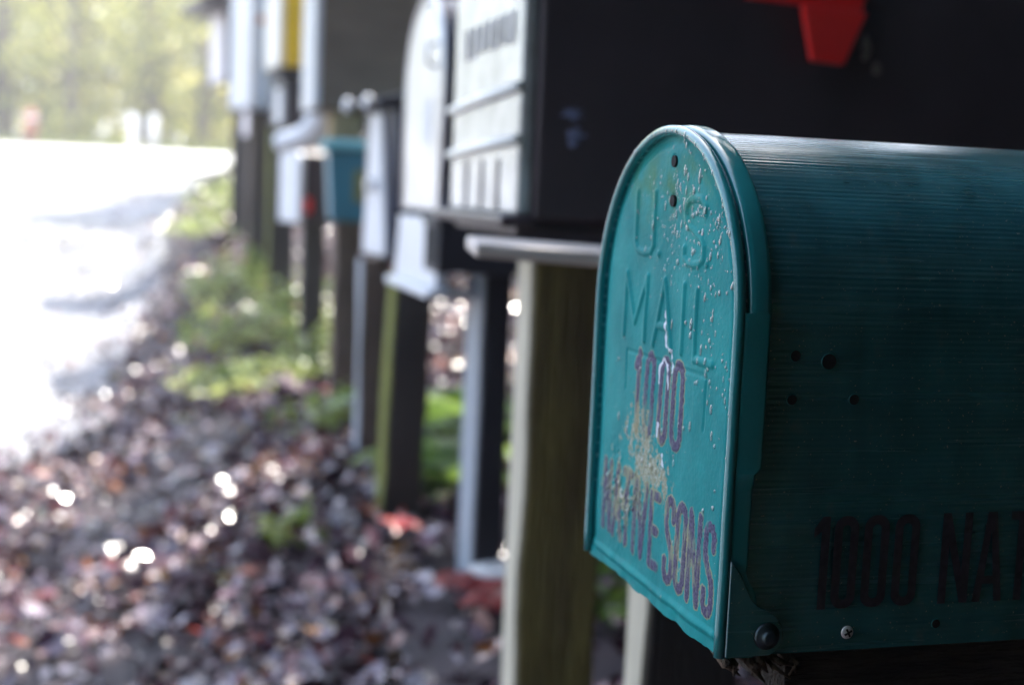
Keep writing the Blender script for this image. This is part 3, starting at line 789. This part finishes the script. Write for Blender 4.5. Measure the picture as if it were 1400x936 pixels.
# --- last pinkish one
c = corner(306, 112, 8.2)
pk2 = thing('mailbox', 'pinkish white mailbox with dark roof, farthest of the row', 'mailbox', c, R(9), ROW)
mb = MB(); mb.box(.012, .5, 0, .36, 0, .42); mb.build('body', M['navy'], pk2, bevel=.006)
mb = MB(); mb.box(-.010, .0115, .006, .354, .004, .414); mb.build('door', M['pink'], pk2, bevel=.004)
mb = MB(); mb.prism_y([(-.16, .4205), (-.16, .475), (.18, .60), (.52, .475), (.52, .4205)], -.08, .46); mb.build('roof', M['black'], pk2, bevel=.004)
mb = MB(); mb.box(.05, .08, .362, .385, .06, .22); mb.build('flag', M['yellow'], pk2, bevel=.002)
auto_post('farthest dark post under the pinkish white mailbox', 318, 200, 8.35, 20, c.z-.004, M['post_dark'])

# ================================================================== ground
def sheet(name, xs, ys, zf, m, kind='structure'):
    v = [(x, y, zf(x, y)) for y in ys for x in xs]; n = len(xs)
    f = [(j*n+i, j*n+i+1, (j+1)*n+i+1, (j+1)*n+i) for j in range(len(ys)-1) for i in range(n-1)]
    me_ = bpy.data.meshes.new(name); me_.from_pydata(v, [], f); me_.materials.append(m)
    me_.polygons.foreach_set('use_smooth', [True]*len(me_.polygons))
    o = link(bpy.data.objects.new(name, me_)); o['kind'] = kind; return o
def grow(lo, hi, fine_lo, fine_hi, st_):
    a = list(np.arange(fine_lo, fine_hi+1e-6, st_)); s_ = st_; x = fine_hi
    while x < hi: s_ *= 1.25; x += s_; a.append(min(x, hi))
    s_ = st_; x = fine_lo
    while x > lo: s_ *= 1.25; x -= s_; a.insert(0, max(x, lo))
    return a
M['soil'] = mat('dark_soil', (.040, .026, .030), .8, col2=(.016, .010, .014), scale=6, bump=.6, bscale=40)
sheet('ground', grow(-200, 200, -4, 4, .12), grow(-120, 400, -3, 26, .16), ground_z, M['soil'])
def road_mat():
    m = mat('wet_gravel_road', (.27, .265, .28), .5, col2=(.10, .10, .115), scale=.9, bump=.9, bscale=60)
    nt = m.node_tree; b = nt.nodes['Principled BSDF']; tc = [n for n in nt.nodes if n.type == 'TEX_COORD'][0]
    n = nt.nodes.new('ShaderNodeTexNoise'); n.inputs['Scale'].default_value = .8; n.inputs['Detail'].default_value = 5; nt.links.new(tc.outputs['Object'], n.inputs['Vector'])
    mr = nt.nodes.new('ShaderNodeMapRange'); mr.inputs['From Min'].default_value = .40; mr.inputs['From Max'].default_value = .6; mr.inputs['To Min'].default_value = .22; mr.inputs['To Max'].default_value = .6
    nt.links.new(n.outputs['Fac'], mr.inputs['Value']); nt.links.new(mr.outputs['Result'], b.inputs['Roughness'])
    return m
M['road'] = road_mat()
def road_edge(Y): return -.16 -.55*(1-sst(3.2, 5.6, Y)) + .135*max(0, Y-4.0) if Y < 8.4 else .46+edge_shift(Y)*.95-.1*sst(8.4, 10, Y)
ys = list(np.arange(-8, 17.01, .12)); v = []; f = []; NX = 60
for j, y in enumerate(ys):
    e = min(road_edge(y), -.10+edge_shift(y)+.30*sst(5, 9, y)) + .10*mnoise.noise(Vector((0, y*1.3, 8))) + .05*mnoise.noise(Vector((0, y*4, 2)))
    for i in range(NX+1):
        t = i/NX; x = e-5.5*(t**1.7); v.append((x, y, ground_z(x, y)+.012))
for j in range(len(ys)-1):
    for i in range(NX): a = j*(NX+1)+i; f.append((a+1, a, a+NX+1, a+NX+2))
me_ = bpy.data.meshes.new('road'); me_.from_pydata(v, [], f); me_.materials.append(M['road'])
me_.polygons.foreach_set('use_smooth', [True]*len(me_.polygons))
o = link(bpy.data.objects.new('road', me_)); o['kind'] = 'structure'
M['asphalt_dry'] = mat('pale_dry_road', (.46, .45, .44), .7, var=.08, scale=.6, bump=.2)
sheet('crossing_road', list(np.arange(-40, 30.1, .5)), list(np.arange(16.6, 22.9, .3)), lambda x, y: ground_z(x, y)+.022, M['asphalt_dry'])

# ------------------------------------------------------------------ leaf litter
def litter():
    rng = random.Random(11); v = []; f = []
    n = 0; tries = 0
    while n < 95000 and tries < 700000:
        tries += 1
        y = -1.0+ (rng.random()**1.25)*15.5; x = rng.uniform(-3.4, 2.4)
        L = -.12-.27*(1-sst(3.2, 5.2, y))+max(0, y-4.4)*.16
        L = min(L, .55+edge_shift(y))
        d = sst(L-.5, L+.35, x)*.95+.05*sst(L-1.6, L-.4, x)
        if y < 3.6: d = max(d, .30*sst(-1.6, -.1, x)+.01)
        d *= min(1.0, max(.12, .62+1.5*mnoise.noise(Vector((x*2.6, y*1.7, 4.4)))+.8*mnoise.noise(Vector((x*7, y*5, 1.4)))))
        if rng.random() > d: continue
        s = rng.choice([rng.uniform(.004, .012), rng.uniform(.008, .020), rng.uniform(.014, .036)])
        a = rng.uniform(0, 6.283); tilt = rng.gauss(0, .55); tilt2 = rng.gauss(0, .55)
        z = ground_z(x, y)+.012+rng.random()*.022 + s*.3*abs(tilt)
        Mx = Matrix.Rotation(a, 3, 'Z') @ Matrix.Rotation(tilt, 3, 'X') @ Matrix.Rotation(tilt2, 3, 'Y')
        cup = rng.uniform(-.2, .5)*s; w = rng.uniform(.25, .75)*s; b0 = len(v)
        for p_ in ((-s, 0, cup), (-.35*s, -w, cup*.4), (.45*s, -w*.8, cup*.3), (s, 0, cup), (.45*s, w*.8, cup*.3), (-.35*s, w, cup*.4), (0, 0, 0)):
            q_ = Mx @ Vector(p_); v.append((x+q_.x, y+q_.y, z+q_.z))
        f += [(b0+6, b0+k, b0+(k+1) % 6) for k in range(6)]; n += 1
    me_ = bpy.data.meshes.new('leaf_litter'); me_.from_pydata(v, [], f); me_.materials.append(M['litter'])
    o = link(bpy.data.objects.new('leaf_litter', me_)); o['kind'] = 'stuff'
    tag(o, 'wet fallen brown, red and lilac grey leaves covering the verge', 'leaf litter')
litter()
# loose stones of the road edge
def gravel():
    rng = random.Random(21); v = []; f = []
    base = [(1, 0, 0), (-1, 0, 0), (0, 1, 0), (0, -1, 0), (0, 0, 1), (0, 0, -1)]
    ff = [(0, 2, 4), (2, 1, 4), (1, 3, 4), (3, 0, 4), (2, 0, 5), (1, 2, 5), (3, 1, 5), (0, 3, 5)]
    for _ in range(30000):
        y = -1.5+(rng.random()**1.3)*13; x = rng.uniform(-3.2, .6)
        if rng.random() < .9*sst(-.7+max(0, y-4.4)*.22, .2+max(0, y-4.4)*.16, x)+.75*sst(-1.6, -3.2, x): continue
        s = rng.uniform(.004, .014); z = ground_z(x, y)+.014; b0 = len(v); a = rng.uniform(0, 6.28)
        for p_ in base:
            k = s*rng.uniform(.7, 1.3); px_ = p_[0]*k; py_ = p_[1]*k
            v.append((x+px_*math.cos(a)-py_*math.sin(a), y+px_*math.sin(a)+py_*math.cos(a), z+p_[2]*k*.6))
        f += [tuple(b0+i for i in t) for t in ff]
    me_ = bpy.data.meshes.new('gravel'); me_.from_pydata(v, [], f)
    me_.materials.append(leaf_mat('gravel_stones', [(0, (.05, .045, .055)), (.5, (.12, .11, .125)), (1, (.28, .26, .27))], .3, spec=.6))
    o = link(bpy.data.objects.new('gravel', me_)); o['kind'] = 'stuff'; tag(o, 'loose wet grey gravel along the road edge', 'gravel')
gravel()

# ------------------------------------------------------------------ plants
def weed_mesh(seed, n, r, hgt, m, blade=False):
    rng = random.Random(seed); mb = MB()
    for _ in range(n):
        a = rng.uniform(0, 6.283); rr_ = r*1.35*rng.random()**.75; z = hgt*1.65*(rng.random()**1.3)*(1-.4*min(1, rr_/r)**2)*(.55+.9*abs(mnoise.noise(Vector((seed*3.1+math.cos(a)*2, math.sin(a)*2, rr_*9)))))
        s = rng.uniform(.016, .036) if not blade else rng.uniform(.03, .06); w = s*(.55 if not blade else .2)
        Mx = Matrix.Rotation(rng.uniform(0, 6.28), 3, 'Z') @ Matrix.Rotation(rng.gauss(0, .6), 3, 'X') @ Matrix.Rotation(rng.gauss(-.2, .6), 3, 'Y')
        c_ = Vector((rr_*math.cos(a), rr_*math.sin(a), z))
        mb.add([c_+Mx @ Vector(p_) for p_ in ((-s, 0, 0), (-.2*s, -w, .1*s), (s, 0, -.15*s), (-.2*s, w, .1*s))], [(0, 1, 2), (0, 2, 3)])
        if rng.random() < .3 or rr_ > r*.8:      # runner and stem from the root
            f0 = Vector((0, 0, .004)); f1 = Vector((c_.x*.7, c_.y*.7, .012+c_.z*.25)); t_ = Vector((-math.sin(a), math.cos(a), 0))*.0016
            mb.add([f0-t_, f0+t_, f1+t_, f1-t_, c_+t_*.5, c_-t_*.5], [(0, 1, 2, 3), (3, 2, 4, 5)])
    return mb
def fern_mesh(seed, nf, ln, m):
    rng = random.Random(seed); mb = MB()
    for k in range(nf):
        a = 6.283*k/nf+rng.uniform(-.3, .3); L = ln*rng.uniform(.7, 1.1); up = rng.uniform(.6, 1.15)
        pts = []
        for i in range(15):
            t = i/14; pts.append(Vector((math.cos(a)*L*t*.85, math.sin(a)*L*t*.85, L*(up*t-.75*up*t*t*1.05))))
        sd_ = Vector((-math.sin(a), math.cos(a), 0))
        for i in range(1, 15):
            w = ln*.26*math.sin(math.pi*min(1, (i/14)*.85+.12)); d = (pts[i]-pts[i-1]).normalized()
            for sg in (1, -1):
                p0 = pts[i]; p1 = p0+sd_*sg*w+d*w*.35-Vector((0, 0, w*.2)); hw = d*(L/14*.42)
                mb.add([p0-hw, p0+sd_*sg*w*.5-hw*1.1+d*w*.17, p1, p0+sd_*sg*w*.5+hw*1.1+d*w*.17, p0+hw], [(0, 1, 2, 3, 4)])
    return mb
WG = 'green weeds along the verge'
def weed(px, py, r, hgt, n, label, seed, m='weed', blade=False, dz=0, name='weed_clump'):
    q_ = ground_hit(px, py)
    o = weed_mesh(seed, n, r, hgt, m, blade).build(name, M[m]); o.location = (q_.x, q_.y, ground_z(q_.x, q_.y)-.004)
    tag(o, label, 'weed', WG)
weed(335, 408, .22, .20, 420, 'pale yellow green weed clump at the road edge left of the narrow mailbox post', 1)
weed(385, 470, .30, .17, 620, 'broad pale green weed patch in the middle of the verge', 2)
weed(455, 520, .16, .17, 300, 'grey green weeds left of the brown post of the locking mailbox', 3)
weed(345, 530, .20, .08, 240, 'low flat weeds among the leaves nearest the gravel', 4)
weed(318, 292, .30, .25, 380, 'far bright weed clump beside the farthest post', 5)
weed(290, 320, .26, .14, 260, 'low far weeds spilling onto the road edge', 6)
weed(478, 445, .18, .20, 260, 'yellowish weeds between the turquoise tub post and locking mailbox post', 7)
weed(410, 735, .06, .05, 70, 'small pale green sprig among the fallen leaves', 8)
weed(462, 590, .14, .10, 160, 'grey green weeds at the left of the dark leaning post', 9)
FG = 'ferns behind the mailbox posts'
def fern(px, py, Y, ln, nf, label, seed):
    q_ = at(px, py, Y); o = fern_mesh(seed, nf, ln, None).build('fern', M['fern']); o.location = (q_.x, q_.y, ground_z(q_.x, q_.y)); tag(o, label, 'fern', FG)
fern(605, 650, 2.75, .30, 11, 'bright green fern between the dark leaning post and the slim navy post', 1)
fern(585, 560, 3.5, .34, 10, 'darker fern right behind the dark leaning post', 2)
fern(690, 600, 3.2, .4, 10, 'fern hidden behind the slim navy post', 3)
fern(840, 800, 1.9, .22, 9, 'small fern behind the gap below the turquoise mailbox', 4)
# coloured odds and ends in the leaves
def scrap(px, py, label, m, s, seed, name, cat):
    q_ = ground_hit(px, py); rng = random.Random(seed); mb = MB(); n = 6
    g_ = [[(s*(i/n-.5)*2, s*(j/n-.5)*1.5, .02+s*.4*rng.random()) for i in range(n+1)] for j in range(n+1)]
    mb.add([p_ for r_ in g_ for p_ in r_], [(j*(n+1)+i, j*(n+1)+i+1, (j+1)*(n+1)+i+1, (j+1)*(n+1)+i) for j in range(n) for i in range(n)])
    o = mb.build(name, m, None, smooth=True); o.location = (q_.x, q_.y, ground_z(q_.x, q_.y)+.012); o.rotation_euler = (0, 0, seed); tag(o, label, cat)
scrap(393, 388, 'crumpled blue scrap at the foot of the narrow white fronted mailbox', M['scrap'], .045, 1, 'litter_scrap', 'scrap')
M['orange'] = mat('orange_leaf', (.55, .20, .02), .35, var=.2)
M['redleaf'] = mat('dark_red_leaf', (.20, .018, .016), .35, var=.35, scale=40)
scrap(430, 892, 'single orange fallen leaf among dull brown leaves', M['orange'], .016, 2, 'fallen_leaf', 'leaf')
scrap(640, 830, 'dark red fallen leaf under the pale stone, left of the mossy post', M['redleaf'], .055, 3, 'fallen_leaf', 'leaf')
scrap(668, 850, 'dark red fallen leaf touching the foot of the mossy post', M['redleaf'], .05, 4, 'fallen_leaf', 'leaf')
scrap(545, 745, 'small bright red fallen leaf below the dark leaning post', M['redleaf'], .04, 5, 'fallen_leaf', 'leaf')

# ------------------------------------------------------------------ far markers
def marker(px, pyb, pyt, Y, r, label, m, grp=None):
    q_ = at(px, pyb, Y); gz_ = ground_z(q_.x, q_.y); top = at(px, pyt, Y).z
    root = thing('marker_post', label, 'marker post', (q_.x, q_.y, gz_), 0, grp)
    hh2 = top-gz_
    mb = MB(); mb.tube([(0, 0, -.05), (0, 0, hh2*.6), (0, 0, hh2-.06), (0, 0, hh2-.02), (0, 0, hh2)], [r, r, r, r*.8, r*.3], 18); mb.build('post_body', m, root, smooth=True)
    mb = MB(); mb.tube([(0, 0, hh2*.72), (0, 0, hh2*.80)], r*1.04, 18); mb.build('reflector_band', M['marker'], root, smooth=True)
marker(181, 200, 157, 22.6, .075, 'left white marker post of the pair beyond the crossing road', M['marker'], 'white marker posts beyond the road')
marker(209, 200, 158, 22.9, .075, 'right white marker post of the pair beyond the crossing road', M['marker'], 'white marker posts beyond the road')
marker(41, 197, 150, 23.2, .10, 'salmon red rounded marker post at the far left roadside', M['redmark'])

# ------------------------------------------------------------------ trees
def tree_meshes(seed, hgt, rad, base, ncl, per, size, leafm, shape='round', limbs=9):
    rng = random.Random(seed); tr = MB()
    n = 9; pts = [Vector((.12*mnoise.noise(Vector((seed, i*.5, 0)))*i*.5, .12*mnoise.noise(Vector((seed, i*.5, 7)))*i*.5, hgt*.9*i/n)) for i in range(n+1)]
    r0 = .03*hgt+.03
    tr.tube(pts, [max(.02, r0*(1-i/n*.92)) for i in range(n+1)], 9)
    cl = []
    for _ in range(ncl):
        t = rng.random(); z = base+(hgt-base)*t
        rr_ = rad*(1-t)**.8*1.1+.1 if shape == 'cone' else rad*math.sqrt(max(.06, 1-(2*t-1)**2))*rng.uniform(.75, 1.1)
        a = rng.uniform(0, 6.283); k = rng.uniform(.25, 1)**.5
        cl.append(Vector((rr_*k*math.cos(a), rr_*k*math.sin(a), z)))
    for c_ in cl[:limbs]:
        s_ = pts[min(n, max(1, int(c_.z/hgt*n*.75)))]; mid = s_.lerp(c_, .55)+Vector((0, 0, -.1)); tr.tube([s_, mid, c_], [r0*.3, r0*.2, r0*.06], 6)
    lf = MB(); cr = rad*.30
    for c_ in cl:
        ccr = cr*rng.uniform(.6, 1.3)
        for _ in range(per):
            d = Vector((rng.gauss(0, 1), rng.gauss(0, 1), rng.gauss(0, .75))); d = d.normalized()*ccr*rng.random()**.4
            s = size*rng.uniform(.6, 1.3)
            Mx = Matrix.Rotation(rng.uniform(0, 6.28), 3, 'Z') @ Matrix.Rotation(rng.gauss(0, .7), 3, 'X') @ Matrix.Rotation(rng.gauss(0, .7), 3, 'Y')
            p0 = c_+d
            lf.add([p0+Mx @ Vector(q_) for q_ in ((-s, 0, 0), (0, -.5*s, .06*s), (s, 0, 0), (0, .5*s, .06*s))], [(0, 1, 2), (0, 2, 3)])
    def me_of(mbx, nm, m):
        me2 = bpy.data.meshes.new(nm); me2.from_pydata(mbx.v, [], mbx.f); me2.materials.append(m); return me2
    return me_of(tr, 'trunk', M['trunk']), me_of(lf, 'crown', leafm)
def plant(meshes, x, y, sc, rz, label, grp, name='tree', cat='tree', dz=-.05):
    r = thing(name, label, cat, (x, y, ground_z(x, y)+dz), rz, grp); r.scale = (sc, sc, sc)
    for nm, me2 in (('trunk', meshes[0]), ('crown', meshes[1])): link(bpy.data.objects.new(nm, me2), r)
    return r
FT = [tree_meshes(s, 9, 3.0, 0.6 if s != 2 else .2, 80, 26, .15, M['far_leaf']) for s in (1, 2, 3)]
fg = 'pale sunlit trees beyond the crossing road'
far_spots = [(-2.7, 29.5, .95, 0, 'round pale green tree behind the salmon red marker post'),
             (-3.6, 33, 1.1, 2, 'tall pale tree cut by the left frame edge'),
             (-1.2, 27, .45, 1, 'low yellow green bushy tree between salmon red marker and white marker pair'),
             (-1.3, 34, 1.15, 0, 'tall pale tree filling the gap between red and white markers'),
             (.25, 31.5, 1.0, 2, 'grey green tree rising directly behind the white marker pair'),
             (1.3, 28, .55, 1, 'low bushy tree just right of the white marker pair'),
             (1.9, 33, 1.1, 0, 'tall pale tree left of the farthest mailbox'),
             (2.9, 30, 1.0, 2, 'pale tree mostly hidden behind the farthest mailbox'),
             (-2.4, 40, 1.3, 2, 'hazy tall tree of the second line on the left'),
             (.6, 41, 1.3, 0, 'hazy tall tree of the second line behind the white markers'),
             (2.6, 42, 1.35, 1, 'hazy tall tree of the second line behind the far mailboxes')]
for x, y, s, k, lb in far_spots: plant(FT[k], x, y, s, x*1.3, lb, fg)
wood_m = tree_meshes(9, 9, 3.2, .3, 110, 60, .26, M['far_leaf'])
mbw = MB()
rngw = random.Random(8)
for k in range(46):
    x = -34+k*1.6+rngw.uniform(-.5, .5); y = 46+rngw.uniform(-3, 5); s = rngw.uniform(1.0, 1.5); z = ground_z(x, y)
    for i in range(160):
        t = rngw.random(); rr_ = 3*s*math.sqrt(max(.1, 1-(2*t-1)**2)); a = rngw.uniform(0, 6.28)
        c_ = Vector((x+rr_*math.cos(a)*rngw.random()**.4, y+rr_*math.sin(a)*rngw.random()**.4, z+11*s*t)); q_ = rngw.uniform(.2, .5)
        Mx = Matrix.Rotation(rngw.uniform(0, 6.28), 3, 'Z') @ Matrix.Rotation(rngw.gauss(0, .8), 3, 'X')
        mbw.add([c_+Mx @ Vector(p_) for p_ in ((-q_, 0, 0), (0, -.6*q_, .1*q_), (q_, 0, 0), (0, .6*q_, .1*q_))], [(0, 1, 2), (0, 2, 3)])
me_ = bpy.data.meshes.new('far_wood'); me_.from_pydata(mbw.v, [], mbw.f); me_.materials.append(M['far_leaf'])
o = link(bpy.data.objects.new('far_wood', me_)); o['kind'] = 'stuff'; tag(o, 'far pale wood closing the view behind the single trees', 'wood')
# grass verge beyond the crossing road
rngg = random.Random(4); mb = MB()
for _ in range(14000):
    x = rngg.uniform(-14, 8); y = 23+rngg.random()**1.5*7; z = ground_z(x, y); hh3 = rngg.uniform(.06, .22); a = rngg.uniform(0, 6.28); w = .02
    mb.add([(x-w*math.cos(a), y-w*math.sin(a), z), (x+w*math.cos(a), y+w*math.sin(a), z), (x+rngg.gauss(0, .05), y+rngg.gauss(0, .05), z+hh3)], [(0, 1, 2)])
me_ = bpy.data.meshes.new('grass'); me_.from_pydata(mb.v, [], mb.f); me_.materials.append(M['grass'])
o = link(bpy.data.objects.new('grass', me_)); o['kind'] = 'stuff'; tag(o, 'pale sunlit grass verge beyond the crossing road', 'grass')

# dark conifers added out of view, right and behind, to shade the row and block sky
CT = [tree_meshes(20+s, 6.0, 1.7, .15, 120, 30, .17, M['dark_leaf'], 'cone', 4) for s in range(2)]
cg = 'unseen conifers added for shade'
CT.append(tree_meshes(27, 6.0, 1.7, .15, 60, 11, .15, M['dark_leaf'], 'cone', 4))
CT.append(tree_meshes(41, 6.0, 1.7, .15, 90, 20, .15, M['dark_leaf'], 'cone', 4))
con = [(2.7, .6, .85), (3.1, 3.2, 1.15), (4.3, 5.0, .5), (4.4, 7.6, .5), (4.4, 9.6, .6), (2.6, -1.4, .95), (4.4, 1.6, 1.3), (4.8, 3.2, 1.2), (6.6, 8.2, 1.1), (4.2, -1.6, 1.5),
       (1.4, -2.8, 1.05), (-.2, -3.4, 1.1), (-1.9, -3.6, 1.2), (2.9, -3.8, 1.5), (.7, -5.0, 1.5), (-3.6, -4.6, 1.4), (-1.3, -6.0, 1.6), (.3, -1.5, .8), (-1.2, -1.9, .85), (1.5, -1.2, .8), (-2.6, -2.6, 1.0), (2.0, -.2, .55), (3.4, 15.2, 1.1), (4.6, 17.0, 1.2)]
where = ['behind the turquoise mailbox', 'behind the big black mailbox', 'behind the silver mailbox', 'behind the locking mailbox', 'behind the light blue mailbox']
for i, (x, y, s) in enumerate(con):
    lb = 'unseen shade conifer added on the bank '+where[i] if i < 5 else 'unseen shade conifer added behind the viewer and bank'
    plant(CT[3] if i == 1 else CT[2] if i in (2, 3, 7, 8) else CT[i % 2], x, y, s, i*1.7, lb, cg, 'conifer', 'conifer')

BT = tree_meshes(31, 5.0, 2.2, 2.1, 150, 24, .16, M['dark_leaf'], 'round', 14)  # broadleaf crowns added out of view to block the overhead sky
for i, (x, y, s) in enumerate([(1.5, -1.0, 1.0), (-.6, -2.2, 1.0), (3.0, .4, 1.1), (-2.8, -3.0, 1.15)]):
    plant(BT, x, y, s, i*2.1, 'unseen dark broadleaf tree added behind the viewer to block sky', 'unseen broadleaf trees added as sky blockers', 'tree', 'tree')
HB = tree_meshes(33, 2.2, 1.0, .05, 60, 60, .11, M['dark_leaf'], 'round', 4)  # bushes added out of view to darken the near mailbox side
for i, (x, y, s) in enumerate([(-.4, -1.7, 1.0), (.9, -1.5, 1.0), (2.0, -1.0, 1.0), (-1.7, -2.0, 1.1), (-2.9, -2.3, 1.2)]):
    plant(HB, x, y, s, i*1.3, 'unseen dark bush added behind the viewer to block light', 'unseen light blocking bushes', 'bush', 'bush')

# ------------------------------------------------------------------ damp autumn air
mb = MB(); mb.box(-220, 220, -130, 420, -4, 40)
hz = mb.build('haze', None); hz['kind'] = 'stuff'; tag(hz, 'pale damp air in which the far trees fade', 'haze')
hm = bpy.data.materials.new('haze'); hm.use_nodes = True; hn = hm.node_tree.nodes; hn.remove(hn['Principled BSDF'])
pv = hn.new('ShaderNodeVolumePrincipled'); pv.inputs['Color'].default_value = (.95, .95, .95, 1); pv.inputs['Density'].default_value = .007; pv.inputs['Anisotropy'].default_value = .3
hm.node_tree.links.new(pv.outputs[0], hn['Material Output'].inputs['Volume']); hz.data.materials.append(hm)

# ================================================================== camera, sun, sky
cd = bpy.data.cameras.new('camera'); co_ = bpy.data.objects.new('camera', cd); col.objects.link(co_)
Mx = Matrix((RT, UP, -FW)).transposed().to_4x4(); Mx.translation = EYE; co_.matrix_world = Mx
cd.sensor_width = 36; cd.lens = F/1400*36; cd.clip_start = .02; cd.clip_end = 2000
cd.dof.use_dof = True; cd.dof.focus_distance = .555; cd.dof.aperture_fstop = 6.2; cd.dof.aperture_blades = 0
scene.camera = co_

EL, AZ = R(57), R(44)                        # sun ahead and to the right, above the wooded bank
sd_ = Vector((math.sin(AZ)*math.cos(EL), math.cos(AZ)*math.cos(EL), math.sin(EL)))
sl_ = bpy.data.lights.new('sun', 'SUN'); sl_.energy = 4.0; sl_.angle = R(.53); sl_.color = (1, .95, .86)
so = bpy.data.objects.new('sun', sl_); col.objects.link(so); so.rotation_euler = sd_.to_track_quat('Z', 'Y').to_euler()
w = bpy.data.worlds.new('World'); scene.world = w; w.use_nodes = True; nt = w.node_tree
sk = nt.nodes.new('ShaderNodeTexSky'); sk.sky_type = 'NISHITA'; sk.sun_disc = False; sk.sun_elevation = EL; sk.sun_rotation = AZ
sk.air_density = 1.15; sk.dust_density = 1.6; sk.ozone_density = 1.0
nt.links.new(sk.outputs[0], nt.nodes['Background'].inputs['Color']); nt.nodes['Background'].inputs['Strength'].default_value = .15

vs_ = scene.view_settings; vs_.view_transform = 'Standard'; vs_.look = 'None'; vs_.gamma = 1; vs_.use_curve_mapping = False; vs_.exposure = 2.55
cy = scene.cycles; cy.use_denoising = True; cy.use_adaptive_sampling = False; cy.max_bounces = 8; cy.transparent_max_bounces = 8; cy.sample_clamp_indirect = 6; cy.caustics_reflective = False; cy.caustics_refractive = True
